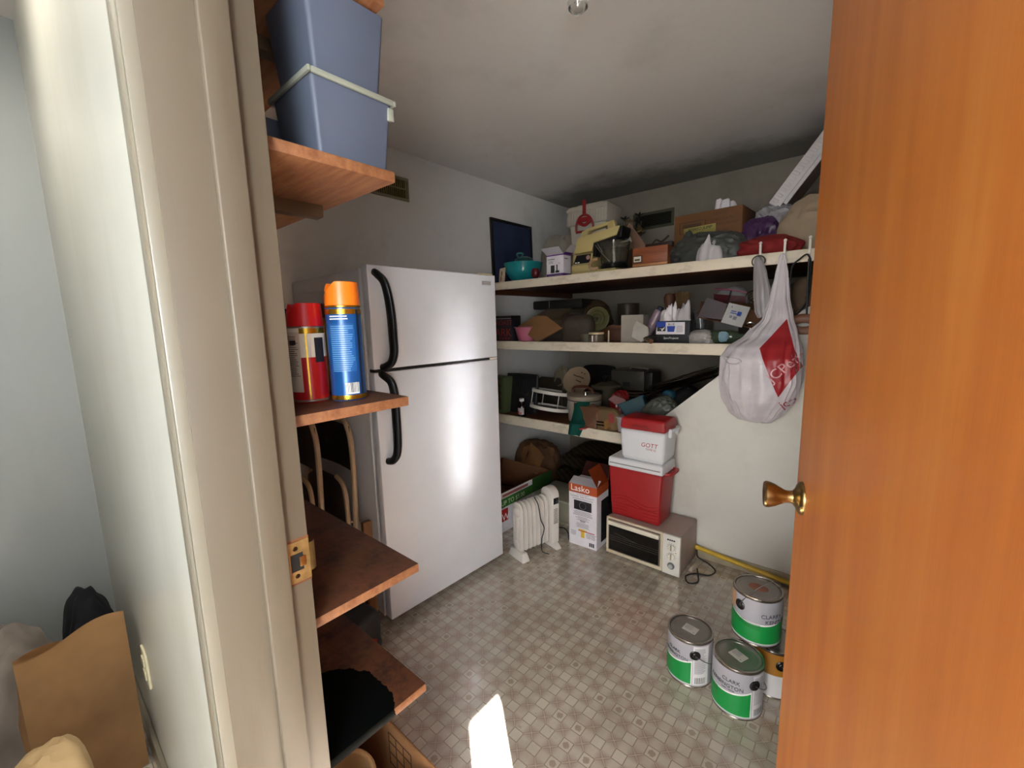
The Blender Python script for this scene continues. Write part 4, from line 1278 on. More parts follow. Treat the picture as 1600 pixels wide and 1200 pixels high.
def paint_can(loc, label, front, ears, raised=0, style='green', words=(), sticker=None, cname='paint cans on the floor by the open door'):
    t = thing('paint_can', label, 'paint can', loc, group=cname)
    make('can_body', can_shell, lid_steel, t)
    ld = make('lid', lid, M('lid_grey', '#8d8781', 0.3, 0.8, var=0.12), t)
    r = R0 + 0.0006
    if style == 'green':
        make('label_wrap', lambda b: wrap(b, r, -180, 180, 0.008, HC - 0.010, 56, 1), can_paper, t)
        sw = lambda u: 0.085 + 0.022 * (2 * u - 1) ** 2 if True else 0
        make('white_swoosh', lambda b: wrap(b, r + 0.0003, front - 105, front + 68, 0.014, lambda u: sw(u) + 0.006, 30, 2), white_ink, t)
        make('green_field', lambda b: wrap(b, r + 0.0006, front - 105, front + 66, 0.016, sw, 30, 2), can_green, t)
        make('dark_ripple', lambda b: [wrap(b, r + 0.0009, front - 100, front - 10, lambda u: 0.080 + k * 0.006 + 0.030 * (1 - u) ** 2, lambda u: 0.082 + k * 0.006 + 0.030 * (1 - u) ** 2, 16, 1) for k in range(-2, 2)], can_green_dark, t)
        make('text_panel', lambda b: wrap(b, r + 0.0008, front + 70, front + 112, 0.014, HC - 0.014, 10, 1), M('label_white', '#d8d4d4', 0.45), t)
        make('fine_print', lambda b: print_lines(b, r + 0.0012, front + 74, front + 106, 0.165, 0.06, 26, 3, 0.4), grey_ink, t)
        make('bar_code', lambda b: bars(b, r + 0.0013, front + 76, front + 106, 0.02, 0.046, 12, 7), ink, t)
    else:
        make('label_wrap', lambda b: wrap(b, r, -180, 180, 0.008, 0.095, 56, 1), M('label_white', '#d8d4d4', 0.45), t)
        make('tan_field', lambda b: wrap(b, r, -180, 180, 0.095, HC - 0.010, 56, 1), M('label_tan', '#a9701e', 0.45), t)
    for k, (w, size, off, z) in enumerate(words):
        text(w, size, M('label_ink', '#48464c', 0.5), t, (0, 0, 0), warp=on_can(r + 0.0008, front + off, z))
    for s in (0, 180):
        make('handle_ear', lambda b: ear(b, ears + s), plastic_black, t)
    make('wire_handle', lambda b: bail(b, ears, raised), M('handle_wire', '#8a8885', 0.35, 0.9), t)
    if sticker:
        m = Matrix.Rotation(math.radians(sticker), 4, 'Z')
        make('lid_sticker', lambda b: bx(b, -0.026, 0.026, -0.020, 0.020, HC - 0.0043, HC - 0.0036, 0, 2, m), M('sticker_pale', '#c6bdb4', 0.5), ld)
        make('sticker_print', lambda b: [bx(b, -0.022, 0.006, 0.012 - 0.006 * i, 0.0145 - 0.006 * i, HC - 0.0036, HC - 0.0033, 0, 2, m) for i in range(4)] + [bx(b, 0.016, 0.021, -0.016, -0.011, HC - 0.0036, HC - 0.0033, 0, 2, m)], grey_ink, ld)
    return t
B1 = -73.0
paint_can((-0.467, 1.580, 0), 'green and grey paint can standing alone on the left', B1 - 62, -60, 0, 'green', (('CLARK', 0.017, 2, 0.128), ('KENSINGTON', 0.017, -16, 0.108)), -8)
paint_can((-0.291, 1.550, 0), 'green and grey paint can in front, wire handle hanging', B1 - 40, -38, 0, 'green', (('CLARK', 0.019, 0, 0.133), ('KENSINGTON', 0.019, -34, 0.111), ('PAINT + PRIMER', 0.006, 0, 0.102)), -25)
paint_can((-0.208, 1.722, 0), 'tan and white paint can at the bottom of the two can stack', B1, -62, 0, 'tan')
t = paint_can((-0.268, 1.708, 0.1895), 'dented green paint can with rusty lid on top of the two can stack', B1 + 12, -122, 1, 'green', (('CLARK+', 0.021, -10, 0.118), ('KENSINGTON', 0.021, 0, 0.096)))
make('rust_stain', lambda b: blob(b, (0.062, 0.05, 0.0016), 4, 0.3, 2.5, 3, 0.8), M('lid_rust', '#8f5a44', 0.7, var=0.3), t, loc=(0.0, 0.005, HC - 0.0045))
make('torn_patch', lambda b: wrap(b, R0 + 0.0026, B1 - 95, B1 - 62, lambda u: 0.125 - 0.02 * u + 0.012 * math.sin(u * 9), HC - 0.012, 10, 2), M('bare_tan', '#b58c6b', 0.6), t)
# ================================================================ highest back shelf
pf = thing('framed_picture', 'black framed dark blue picture leaning on the left wall above the shelf', 'picture', (-2.392, 2.85, ZT), (0, -1.5, 0))
def pframe(b):
    w, h, t = 0.265, 0.535, 0.022
    bx(b, -0.012, 0.008, -w, w, 0, t, 0.002)
    bx(b, -0.012, 0.008, -w, w, h - t, h, 0.002)
    bx(b, -0.012, 0.008, -w, -w + t, t, h - t, 0.002)
    bx(b, -0.012, 0.008, w - t, w, t, h - t, 0.002)
make('picture_frame', pframe, M('frame_black', '#15110f', 0.35), pf)
make('picture_panel', lambda b: bx(b, -0.008, 0.001, -0.245, 0.245, 0.02, 0.515), M('picture_blue', '#2b3550', 0.3, var=0.35, scale=5), pf)

mb = thing('mixing_bowl', 'glossy turquoise mixing bowl at the left end of the highest shelf', 'bowl', (-2.105, 2.615, ZT))
make('bowl_shell', lambda b: lathe(b, [(0, 0), (0.062, 0), (0.072, 0.004), (0.108, 0.035), (0.138, 0.085), (0.148, 0.135), (0.151, 0.146), (0.147, 0.147), (0.143, 0.138), (0.132, 0.088), (0.102, 0.04), (0.066, 0.012), (0, 0.010)], 48), M('turquoise_glaze', '#1f787c', 0.18, var=0.03), mb)
tp = thing('teal_pot', 'small dark teal pot with a coiled handle inside the turquoise bowl', 'pot', (-2.105, 2.63, ZT + 0.030))
make('pot_body', lambda b: lathe(b, [(0, 0), (0.058, 0), (0.075, 0.06), (0.080, 0.11), (0.070, 0.150), (0.03, 0.168), (0, 0.170)], 28), M('dark_teal', '#12403f', 0.3), tp)
make('coil_handle', lambda b: tube(b, [(0.026 * math.cos(a) + 0.01, -0.06 + 0.01 * math.sin(a * 2), 0.170 + 0.018 * math.sin(a)) for a in [2 * PI * i / 20 for i in range(20)]], 0.006, 8, True), M('teal_light', '#2d6f6c', 0.3), tp)
ctile = thing('ceramic_tile', 'small cream tile with a brown motif leaning beside the turquoise bowl', 'tile', (-2.205, 2.475, ZT), (-6, 0, -20))
make('tile_slab', lambda b: bx(b, -0.042, 0.042, -0.006, 0.006, 0, 0.112, 0.006), M('tile_cream', '#b5a184', 0.35), ctile)
make('brown_motif', lambda b: [bx(b, -0.012, 0.004, -0.0068, -0.006, 0.015, 0.05, 0.0), bx(b, -0.006, 0.012, -0.0068, -0.006, 0.055, 0.085, 0.0)], M('motif_brown', '#6a4526', 0.5), ctile)
grey_bagm = M('cloudy_plastic', '#a59d8c', 0.35, trans=0.25, var=0.12)
tag(make('plastic_bag', lambda b: blob(b, (0.21, 0.16, 0.21), 31, 0.22, 3.0, 5, 0.5, 2.4), grey_bagm, loc=(-1.905, 2.79, ZT)), 'crumpled cloudy plastic bag between the turquoise bowl and the purple carton', 'plastic bag')
tag(make('plastic_bag', lambda b: blob(b, (0.31, 0.24, 0.40), 33, 0.16, 2.6, 5, 0.4, 2.8), grey_bagm, loc=(-2.045, 3.04, ZT)), 'tall stuffed plastic bag standing left of the foam cooler', 'plastic bag')
rk = thing('red_knob', 'round dark red knob peeping out right of the turquoise bowl', 'knob', (-1.925, 2.535, ZT))  # a small dark red knob beside the bowl
make('knob_ball', lambda b: lathe(b, [(0, 0), (0.02, 0), (0.016, 0.02), (0.028, 0.035), (0.032, 0.06), (0.024, 0.083), (0, 0.090)], 20), M('dark_red', '#5c1216', 0.35), rk)
make('knob_band', lambda b: lathe(b, [(0.0165, 0.016), (0.021, 0.019), (0.0165, 0.024)], 20), rubber_black, rk)

# purple and white carton with open flaps
pc = thing('purple_carton', 'small white and purple product carton with its flaps open', 'carton', (-1.728, 2.545, ZT))
make('carton_wall', lambda b: open_carton(b, -0.070, 0.070, -0.045, 0.045, 0.155, 0.002), white_card, pc)
make('purple_base', lambda b: [bx(b, -0.0705, 0.0705, -0.0458, -0.045, 0, 0.027), bx(b, 0.070, 0.0708, -0.045, 0.045, 0, 0.027)], purple_ink, pc)
make('purple_top', lambda b: [bx(b, -0.0705, 0.0705, -0.0458, -0.045, 0.148, 0.155), bx(b, 0.070, 0.0708, -0.045, 0.045, 0.148, 0.155)], purple_ink, pc)
make('box_flap', lambda b: quadsheet(b, (-0.070, -0.045, 0.155), (0.070, -0.045, 0.155), (0.052, -0.075, 0.202), (-0.098, -0.075, 0.202), 0.002), white_card, pc)
fl = make('box_flap', lambda b: quadsheet(b, (0.070, -0.045, 0.155), (0.070, 0.045, 0.155), (0.125, 0.052, 0.205), (0.125, -0.038, 0.205), 0.002), white_card, pc)
make('purple_edge', lambda b: quadsheet(b, (0.0715, -0.0455, 0.155), (0.0715, 0.045, 0.155), (0.084, 0.047, 0.166), (0.084, -0.044, 0.166), 0.0015), purple_ink, fl)
make('product_photo', lambda b: [bx(b, -0.036, -0.004, -0.0458, -0.0452, 0.034, 0.085, 0.0), bx(b, 0.004, 0.035, -0.0458, -0.0452, 0.034, 0.048), bx(b, 0.012, 0.021, -0.0458, -0.0452, 0.048, 0.088)], ink, pc)
text('tommee', 0.017, ink, pc, (-0.060, -0.0456, 0.122))
make('small_print', lambda b: (tiny(b, -0.06, -0.01, -0.0452, 0.115, 0.095, 4, 3), tiny(b, 0.02, 0.05, -0.0452, 0.10, 0.092, 2, 4), tiny(b, -0.062, 0.062, -0.0459, 0.020, 0.008, 2, 6)), grey_ink, pc)
text('tomme', 0.015, ink, pc, (0.0712, -0.035, 0.122), (0, 1, 0))

# foam cooler with ribbed lid and red strap
foam = M('white_foam', '#b9b1a2', 0.8, var=0.04, bump=0.2, bscale=160)
fo = thing('foam_cooler', 'white ribbed foam cooler with a deep lid at the rear of the shelf', 'cooler', (-1.700, 3.00, ZT), (0, 0, 3))
make('cooler_body', lambda b: hexa(b, (-0.13, 0.13, -0.10, 0.10), (-0.150, 0.150, -0.12, 0.12), 0, 0.425, 0.012), foam, fo)
fl = make('lid', lambda b: hexa(b, (-0.172, 0.172, -0.142, 0.142), (-0.163, 0.163, -0.133, 0.133), 0.41, 0.545, 0.010), foam, fo)
make('lid_ribs', lambda b: [bx(b, -0.158 + i * 0.0225, -0.148 + i * 0.0225, -0.1435, -0.136, 0.415, 0.505, 0.003) for i in range(15)] + [bx(b, -0.168, 0.168, -0.1435, -0.132, 0.508, 0.530, 0.005)], foam, fl)
make('lid_crown', lambda b: hexa(b, (-0.12, 0.12, -0.10, 0.10), (-0.10, 0.10, -0.085, 0.085), 0.543, 0.565, 0.008), foam, fo)
st_red = M('strap_red', '#8e1519', 0.4)
ds = thing('red_scoop', 'red plastic scoop with a long handle hanging over the foam cooler lid', 'scoop', (-1.695, 2.842, 2.078), (5, 0, 3))
make('scoop_handle', lambda b: prism(b, [(-0.012, 0.075), (0.012, 0.075), (0.017, 0.185), (-0.010, 0.185)], -0.004, 0.004, Matrix.Rotation(PI / 2, 4, 'X'), 0.0015), st_red, ds)
def scoop_loop(b):
    tube(b, smooth_path([(-0.070, -0.005, -0.03), (-0.066, -0.005, 0.02), (-0.04, -0.005, 0.065), (0.0, -0.005, 0.080), (0.04, -0.005, 0.065), (0.066, -0.005, 0.02), (0.070, -0.005, -0.03)], 6), 0.0085, 8)
    tube(b, [(-0.072, -0.005, -0.034), (0.072, -0.005, -0.034)], 0.0085, 8)
    tube(b, smooth_path([(-0.05, -0.005, 0.035), (0.0, -0.005, 0.010), (0.05, -0.005, 0.035)], 6), 0.012, 8)
    bx(b, -0.05, 0.05, -0.008, 0.0, 0.03, 0.066, 0.003)
make('scoop_head', scoop_loop, st_red, ds)

# food slicer
sl = thing('food_processor', 'cream food processor with an angled arm and smoky bowl', 'food processor', (-1.41, 2.575, ZT))
slicer_cream = M('slicer_cream', '#b5a36c', 0.4, var=0.03)
make('base_plate', lambda b: bx(b, -0.180, 0.14, -0.085, 0.085, 0.004, 0.024, 0.006), slicer_cream, sl)
def console(b):
    prism(b, [(-0.088, 0.022), (-0.088, 0.060), (-0.070, 0.072), (-0.062, 0.135), (0.085, 0.135), (0.085, 0.022)], -0.176, -0.030, Matrix(((0, 0, 1, 0), (1, 0, 0, 0), (0, 1, 0, 0), (0, 0, 0, 1))), 0.003)
cs = make('motor_console', console, slicer_cream, sl)
make('control_face', lambda b: quadsheet(b, (-0.170, -0.0735, 0.074), (-0.045, -0.0735, 0.074), (-0.04, -0.0650, 0.130), (-0.150, -0.0650, 0.130), 0.002), ink, cs)
make('pink_dial', lambda b: lathe(b, [(0, 0.005), (0.013, 0.004), (0.0145, 0)], 20, Matrix.Translation((-0.058, -0.0715, 0.108)) @ Matrix.Rotation(math.radians(82), 4, 'X')), M('dial_pink', '#b58a86', 0.4), cs)
make('white_print', lambda b: [bx(b, -0.155 + i * 0.02, -0.141 + i * 0.02, -0.0765, -0.0745, 0.078, 0.084) for i in range(2)], white_ink, cs)
def arm(b):
    poly = [(-0.165, 0.140), (-0.030, 0.145), (-0.020, 0.195), (0.145, 0.222), (0.165, 0.275), (-0.12, 0.245), (-0.140, 0.235)]
    prism(b, poly, -0.06, 0.075, Matrix.Rotation(PI / 2, 4, 'X'), 0.005)
make('angled_arm', arm, slicer_cream, sl)
make('dark_underside', lambda b: prism(b, [(-0.026, 0.110), (-0.005, 0.108), (0.0, 0.178), (0.17, 0.205), (0.183, 0.270), (0.163, 0.272), (0.143, 0.219), (-0.018, 0.192)], -0.05, 0.07, Matrix.Rotation(PI / 2, 4, 'X'), 0.002), plastic_black, sl)
def top_handle(b):
    prism(b, [(-0.138, 0.244), (-0.085, 0.250), (-0.080, 0.280), (0.055, 0.298), (0.062, 0.268), (0.115, 0.274), (0.100, 0.325), (-0.085, 0.300), (-0.132, 0.286)], -0.012, 0.03, Matrix.Rotation(PI / 2, 4, 'X'), 0.003)
make('top_handle', top_handle, slicer_cream, sl)
sb2 = make('clear_bowl', lambda b: lathe(b, [(0, 0.052), (0.078, 0.052), (0.084, 0.06), (0.098, 0.185), (0.100, 0.190), (0.095, 0.187), (0.080, 0.064), (0, 0.058)], 40, Matrix.Translation((0.095, -0.005, 0))), M('smoky_plastic', '#b9b8aa', 0.05, trans=0.95, var=0.0), sl)
make('bowl_base', lambda b: lathe(b, [(0, 0.024), (0.086, 0.024), (0.090, 0.032), (0.084, 0.052), (0, 0.052)], 36, Matrix.Translation((0.095, -0.005, 0))), plastic_black, sl)
make('bowl_handle', lambda b: tube(b, smooth_path([(0.01, -0.075, 0.09), (-0.02, -0.098, 0.075), (-0.024, -0.105, 0.04), (-0.004, -0.095, 0.028), (0.02, -0.08, 0.034)], 6), 0.010, 8), M('handle_tan', '#a27d5b', 0.45), sl)
make('beater_rods', lambda b: [tube(b, [(0.006, -0.092, 0.175), (0.04, -0.098, 0.135), (0.115, -0.108, 0.06)], 0.0022, 6), tube(b, [(0.02, -0.092, 0.182), (0.05, -0.098, 0.140), (0.06, -0.10, 0.125)], 0.0022, 6)], chrome, sl)
make('white_dome', lambda b: lathe(b, [(0.045, 0.188), (0.040, 0.215), (0.022, 0.235), (0, 0.24)], 24, Matrix.Translation((0.135, 0.06, 0))), M('dome_grey', '#a7a297', 0.5), sl)

# dried flowers, wooden offcut
fw = thing('dried_flowers', 'bunch of dried dark flowers and tan stalks behind the food processor', 'dried flowers', (-1.405, 3.05, ZT))
make('flower_pot', lambda b: lathe(b, [(0, 0), (0.05, 0), (0.065, 0.20), (0.06, 0.20), (0.048, 0.01), (0, 0.01)], 20), M('pot_brown', '#6b5438', 0.7), fw)
rnd = random.Random(8)
for i in range(14):
    a = rnd.uniform(0, 2 * PI)
    sp_ = rnd.uniform(0.02, 0.10)
    top = Vector((sp_ * math.cos(a), 0.6 * sp_ * math.sin(a), rnd.uniform(0.30, 0.44)))
    stem = make('flower_stem', lambda b: tube(b, smooth_path([(0, 0, 0.05), (top.x * 0.3, top.y * 0.3, 0.22), tuple(top)], 4), 0.0025, 5), M('stalk_tan', '#6d5636', 0.8), fw)
    def head(b):
        for q in range(6):
            an = q * PI / 3
            quadsheet(b, (0, 0, 0), (0.020 * math.cos(an - 0.5), 0.020 * math.sin(an - 0.5), 0.012), (0.048 * math.cos(an), 0.048 * math.sin(an), 0.024), (0.020 * math.cos(an + 0.5), 0.020 * math.sin(an + 0.5), 0.016), 0.001)
        lathe(b, [(0, -0.004), (0.010, 0), (0.008, 0.012), (0, 0.015)], 8)
    make('flower_head', head, M('dried_black', '#211a16', 0.8) if i % 3 else M('dried_tan', '#8a6f42', 0.8), stem, loc=tuple(top))
tag(make('wooden_board', lambda b: bx(b, -0.045, 0.045, -0.008, 0.008, 0, 0.40, 0.003), wood('board_pink', '#7c5a45', '#9b7560', 2), loc=(-1.19, 2.95, ZT + 0.027), rot=(0, -36, 0)), 'narrow reddish wooden board leaning behind the food processor', 'board')

# wooden crate with label
wx = thing('wooden_box', 'reddish wooden box with a small white label', 'box', (-1.055, 2.585, ZT), (0, 0, 2))
cedar = wood('cedar', '#6e3920', '#9a5530', 0, 3.0, 0.45, 9.0)
make('box_front', lambda b: bx(b, -0.105, 0.105, -0.085, -0.076, 0.030, 0.122, 0.002), cedar, wx)
make('box_body', lambda b: bx(b, -0.105, 0.105, -0.075, 0.085, 0.004, 0.121, 0.002), cedar, wx)
make('pale_slat', lambda b: bx(b, -0.105, 0.105, -0.086, -0.076, 0.012, 0.029, 0.003), wood('pale_cedar', '#a86b40', '#c98d5c', 0), wx)
make('bottom_slat', lambda b: bx(b, -0.105, 0.105, -0.084, -0.076, 0, 0.011, 0.002), cedar, wx)
lb = make('paper_label', lambda b: bx(b, -0.100, -0.046, -0.0872, -0.085, 0.036, 0.076), M('label_black_edge', '#15110e', 0.5), wx)
make('label_face', lambda b: bx(b, -0.096, -0.050, -0.0878, -0.087, 0.040, 0.072), M('label_cream', '#c9c4b4', 0.5), lb)
make('label_mark', lambda b: bx(b, -0.090, -0.058, -0.0884, -0.0877, 0.047, 0.058, 0), M('label_olive', '#4c471a', 0.5), lb)
dbx = thing('dark_case', 'dark brown case with a clasp behind the labelled wooden box', 'case', (-1.085, 2.80, ZT))
make('case_body', lambda b: bx(b, -0.085, 0.085, -0.09, 0.09, 0, 0.145, 0.01), M('case_brown', '#33211a', 0.5), dbx)
make('case_lid', lambda b: bx(b, -0.088, 0.088, -0.093, 0.093, 0.146, 0.175, 0.008), M('case_brown2', '#3d281e', 0.5), dbx)
make('clasp', lambda b: tube(b, smooth_path([(-0.05, -0.06, 0.176), (-0.03, -0.05, 0.20), (0.0, -0.04, 0.187), (0.05, -0.05, 0.215)], 5), 0.006, 8), M('clasp_dark', '#4d4335', 0.4, 0.4), dbx)

# big carton with print and note
cz = thing('printed_carton', 'large brown carton with printed lettering and a yellow note', 'carton', (-0.80, 2.86, ZT), (0, 0, -3))
make('carton_wall', lambda b: bx(b, -0.192, 0.192, -0.13, 0.13, 0, 0.318, 0.004), M('carton_brown', '#714926', 0.75, var=0.08), cz)
make('print_frame', lambda b: [bx(b, -0.160, -0.005, -0.1312, -0.130, 0.268, 0.274), bx(b, -0.160, -0.005, -0.1312, -0.130, 0.205, 0.209), bx(b, -0.160, -0.155, -0.1312, -0.130, 0.209, 0.268), bx(b, -0.010, -0.005, -0.1312, -0.130, 0.209, 0.268), bx(b, -0.14, -0.03, -0.1312, -0.130, 0.240, 0.258)], ink_brown, cz)
for i, (w, sz, x, z) in enumerate((('LINENS', 0.025, 0.035, 0.286), ('CORRUGATED', 0.020, 0.022, 0.252), ('RECTANGULAR BOX', 0.018, 0.006, 0.228), ('1 DOZEN', 0.022, 0.035, 0.190), ('HANDLE', 0.02, 0.05, 0.165))):
    text(w, sz, ink_brown, cz, (x, -0.1312, z))
nt = make('yellow_note', lambda b: quadsheet(b, (-0.125, -0.1315, 0.165), (0.055, -0.1315, 0.170), (0.055, -0.138, 0.240), (-0.130, -0.138, 0.235), 0.001), M('note_yellow', '#c9c06a', 0.6), cz)
text('STEREO JUMP', 0.023, ink, nt, (-0.105, -0.1392, 0.213), (1, 0, 0.03), shear=0.25)
text('MRI', 0.026, ink, nt, (-0.055, -0.137, 0.187), (1, 0, 0.03), shear=0.25)
text('-HOLD-', 0.018, ink, nt, (-0.075, -0.1356, 0.170), (1, 0, 0.03), shear=0.25)
tag(make('crumpled_paper', lambda b: tissue(b, 0.11, 0.06, 0.4, 4), white_card, loc=(-0.735, 2.80, ZT + 0.3185)), 'small white crumpled paper lying on the printed carton', 'paper')
dgrey = M('dark_grey_film', '#3a3c38', 0.48, var=0.15)
gb = thing('plastic_bag', 'dark grey plastic shopping bag slumped in front of the printed carton', 'plastic bag', (-0.75, 2.59, ZT))
make('bag_body', lambda b: blob(b, (0.40, 0.20, 0.165), 51, 0.16, 3.6, 5, 0.5, 2.4), dgrey, gb)
make('bag_ear', lambda b: blob(b, (0.07, 0.05, 0.20), 53, 0.22, 2.5, 4, 0.3), dgrey, gb, loc=(-0.12, 0.02, 0))
tag(make('tissue_paper', lambda b: tissue(b, 0.125, 0.115, 2.6, 4), M('white_tissue', '#b5b1b3', 0.7), loc=(-0.72, 2.478, ZT)), 'white crumpled tissue paper spilling from the dark grey bag', 'tissue')
tag(make('plastic_bag', lambda b: blob(b, (0.20, 0.20, 0.235), 61, 0.24, 2.8, 5, 0.4, 2.6), M('purple_film', '#472650', 0.35, var=0.2), loc=(-0.535, 2.80, ZT)), 'crumpled shiny purple bag right of the printed carton', 'plastic bag')
tag(make('plastic_bag', lambda b: blob(b, (0.19, 0.17, 0.12), 63, 0.42, 2.3, 5, 0.4, 2.2), M('pale_film', '#a9a6aa', 0.3, trans=0.2), loc=(-0.475, 2.86, ZT + 0.19)), 'crumpled translucent white bag on top of the shelf heap', 'plastic bag')
tag(make('black_pouch', lambda b: blob(b, (0.09, 0.08, 0.29), 65, 0.15, 2.5, 4, 0.3, 2.6), M('pouch_black', '#17110f', 0.5), loc=(-0.415, 2.93, ZT)), 'black pouch behind the white bag and the beige sack', 'pouch')
tag(make('red_cloth', lambda b: cloth_heap(b, (0.30, 0.16, 0.105), 3.0), M('red_cloth', '#7d1512', 0.8, var=0.1), loc=(-0.455, 2.56, ZT)), 'folded bright red cloth lying behind the white hooks', 'cloth')
tag(make('beige_sack', lambda b: cloth_heap(b, (0.42, 0.26, 0.31), 7.0), M('beige_cotton', '#a8957b', 0.8, var=0.08), loc=(-0.25, 2.77, ZT)), 'stuffed beige cloth sack beside the red cloth', 'sack')
rkk = thing('plastic_tray', 'white ribbed plastic tray tilted steeply above the beige sack', 'tray', (-0.455, 2.90, 1.972), (0, -54, 0))
tray_white = M('tray_white', '#c9c5c6', 0.5)
make('tray_side', lambda b: bx(b, 0, 0.50, -0.10, -0.092, 0, 0.062, 0.003), tray_white, rkk)
make('tray_floor', lambda b: bx(b, 0, 0.50, -0.092, 0.18, 0.0, 0.006, 0.001), M('tray_inner', '#8b7a74', 0.5), rkk)
make('tray_end', lambda b: bx(b, 0, 0.008, -0.092, 0.18, 0.006, 0.05, 0.002), tray_white, rkk)
make('tray_ribs', lambda b: [bx(b, 0.015 + i * 0.03, 0.032 + i * 0.03, -0.103, -0.099, 0.022, 0.056, 0.002) for i in range(16)], tray_white, rkk)
make('tray_lower_edge', lambda b: bx(b, 0.03, 0.50, -0.106, -0.096, -0.022, -0.002, 0.002), tray_white, rkk)

# hooks and hanging bags
hook_white = M('hook_white', '#d9d4c9', 0.4)
HX = [(-0.463, 'white over-the-shelf hook holding the limp grey bag'), (-0.360, 'white over-the-shelf hook holding the full red and white bag'), (-0.262, 'white over-the-shelf hook holding the black strap')]
for hx, lab in HX:
    h = thing('shelf_hook', lab, 'hook', (hx, 2.4385, 1.697), group='white hooks over the edge of the highest shelf')
    make('hook_strip', lambda b: bx(b, -0.0055, 0.0055, -0.005, 0, -0.050, 0.046, 0.002), hook_white, h)
    make('hook_top', lambda b: lathe(b, [(0, -0.006), (0.006, -0.006), (0.0075, 0), (0.006, 0.006), (0, 0.006)], 14, Matrix.Translation((0, -0.0025, 0.047)) @ Matrix.Rotation(PI / 2, 4, 'X')), hook_white, h)
    make('over_bend', lambda b: bx(b, -0.0055, 0.0055, -0.001, 0.030, 0.0, 0.003, 0.001), hook_white, h)
    make('hook_prong', lambda b: tube(b, smooth_path([(0, -0.004, -0.046), (0, -0.014, -0.050), (0, -0.024, -0.044), (0, -0.028, -0.030)], 5), 0.0042, 8), hook_white, h)

def hanging(levels, n=72, m=60, wr=0.10, seed=0.0, twist=10):
    """Ring levels: (z, cx, cy, rx, ry). Vertical pleats fade out towards the full belly."""
    def f(b):
        lv = sorted(levels, key=lambda q: q[0])
        zs = [q[0] for q in lv]
        rows = []
        for j in range(m + 1):
            z = zs[0] + (zs[-1] - zs[0]) * j / m
            i = max(0, min(len(lv) - 2, sum(1 for q in zs if q <= z) - 1))
            t = (z - zs[i]) / (zs[i + 1] - zs[i])
            t = t * t * (3 - 2 * t) * 0.5 + t * 0.5
            cx, cy, rx, ry = [lv[i][k] + (lv[i + 1][k] - lv[i][k]) * t for k in range(1, 5)]
            row = []
            for q in range(n):
                a = 2 * PI * q / n
                d = Vector((math.cos(a), math.sin(a), z * 3.0))
                w = 1 + wr * (noise.noise(Vector((math.cos(a) * 2.2 + seed, math.sin(a) * 2.2, z * 2.2))) + 0.7 * crumple(d, seed, 1.7) + 0.4 * noise.noise(Vector((a * twist / 2, seed, z * 1.5))))
                row.append(b.verts.new((cx + rx * w * math.cos(a), cy + ry * w * math.sin(a), z + 0.006 * noise.noise(d * 2))))
            rows.append(row)
        for A, B in zip(rows, rows[1:]):
            for q in range(n):
                p = (q + 1) % n
                b.faces.new((A[q], A[p], B[p], B[q]))
        b.faces.new(list(reversed(rows[0])))
        b.faces.new(rows[-1])
    return f
film = M('white_bag_film', '#c6bec2', 0.30, var=0.09, scale=14, bump=0.55, bscale=26)
jb = thing('shopping_bag', 'full white and red shopping bag hanging from the middle shelf hook', 'shopping bag', (-0.36, 2.40, 1.66))
JL = [(-0.780, -0.055, -0.09, 0.030, 0.02), (-0.770, -0.055, -0.09, 0.075, 0.05), (-0.735, -0.055, -0.09, 0.112, 0.080), (-0.66, -0.048, -0.10, 0.155, 0.105), (-0.57, -0.046, -0.10, 0.174, 0.112), (-0.47, -0.050, -0.095, 0.174, 0.110), (-0.42, -0.042, -0.085, 0.155, 0.098), (-0.36, -0.016, -0.06, 0.108, 0.066), (-0.28, -0.002, -0.035, 0.060, 0.042), (-0.18, -0.002, -0.022, 0.037, 0.024), (-0.08, 0.0, -0.018, 0.024, 0.012), (-0.01, 0.0, -0.018, 0.013, 0.007)]
body = make('bag_film', hanging(JL, 96, 84, wr=0.21, seed=1.3, twist=18), film, jb)
make('bag_handle', lambda b: [tube(b, smooth_path([(s * 0.008, -0.02, -0.015), (s * 0.009, -0.02, 0.0), (s * 0.004, -0.018, 0.012), (0, -0.012, 0.016)], 4), 0.006, 8, flat=0.4) for s in (-1, 1)], film, jb)
bmx = bmesh.new()
bmx.from_mesh(body.data)
tree = BVHTree.FromBMesh(bmx)
bmx.free()
def on_bag(x, z, off=0.0025):
    hit = tree.ray_cast(Vector((x, -0.6, z)), Vector((0, 1, 0)))
    return Vector((x, hit[0].y - off, z)) if hit[0] else None
def red_patch(b):
    A, B, Cc, D = Vector((0.042, 0, -0.285)), Vector((-0.040, 0, -0.415)), Vector((0.045, 0, -0.635)), Vector((0.118, 0, -0.50))
    n = 34
    g = []
    for i in range(n + 1):
        row = []
        for j in range(n + 1):
            u, v = i / n, j / n
            p = (A * (1 - u) + B * u) * (1 - v) + (D * (1 - u) + Cc * u) * v
            q = on_bag(p.x, p.z)
            row.append(b.verts.new(q) if q else None)
        g.append(row)
    for i in range(n):
        for j in range(n):
            c = (g[i][j], g[i + 1][j], g[i + 1][j + 1], g[i][j + 1])
            if all(c):
                b.faces.new(c)
make('red_print', red_patch, M('bag_red', '#9c1a22', 0.35, var=0.06), jb)
def bag_warp(x0, z0, slope):
    c, s = math.cos(slope), math.sin(slope)
    def f(p):
        x, z = x0 + p.x * c - p.y * s, z0 + p.x * s + p.y * c
        q = on_bag(x, z, 0.0045 + p.z)
        return q if q else tree.find_nearest(Vector((x, -0.12, z)))[0] + Vector((0.003, -0.002, 0))
    return f
text('JCPenney', 0.060, M('pale_pink_ink', '#d9a9ad', 0.5), jb, (0, 0, 0), warp=bag_warp(0.020, -0.568, 0.80))
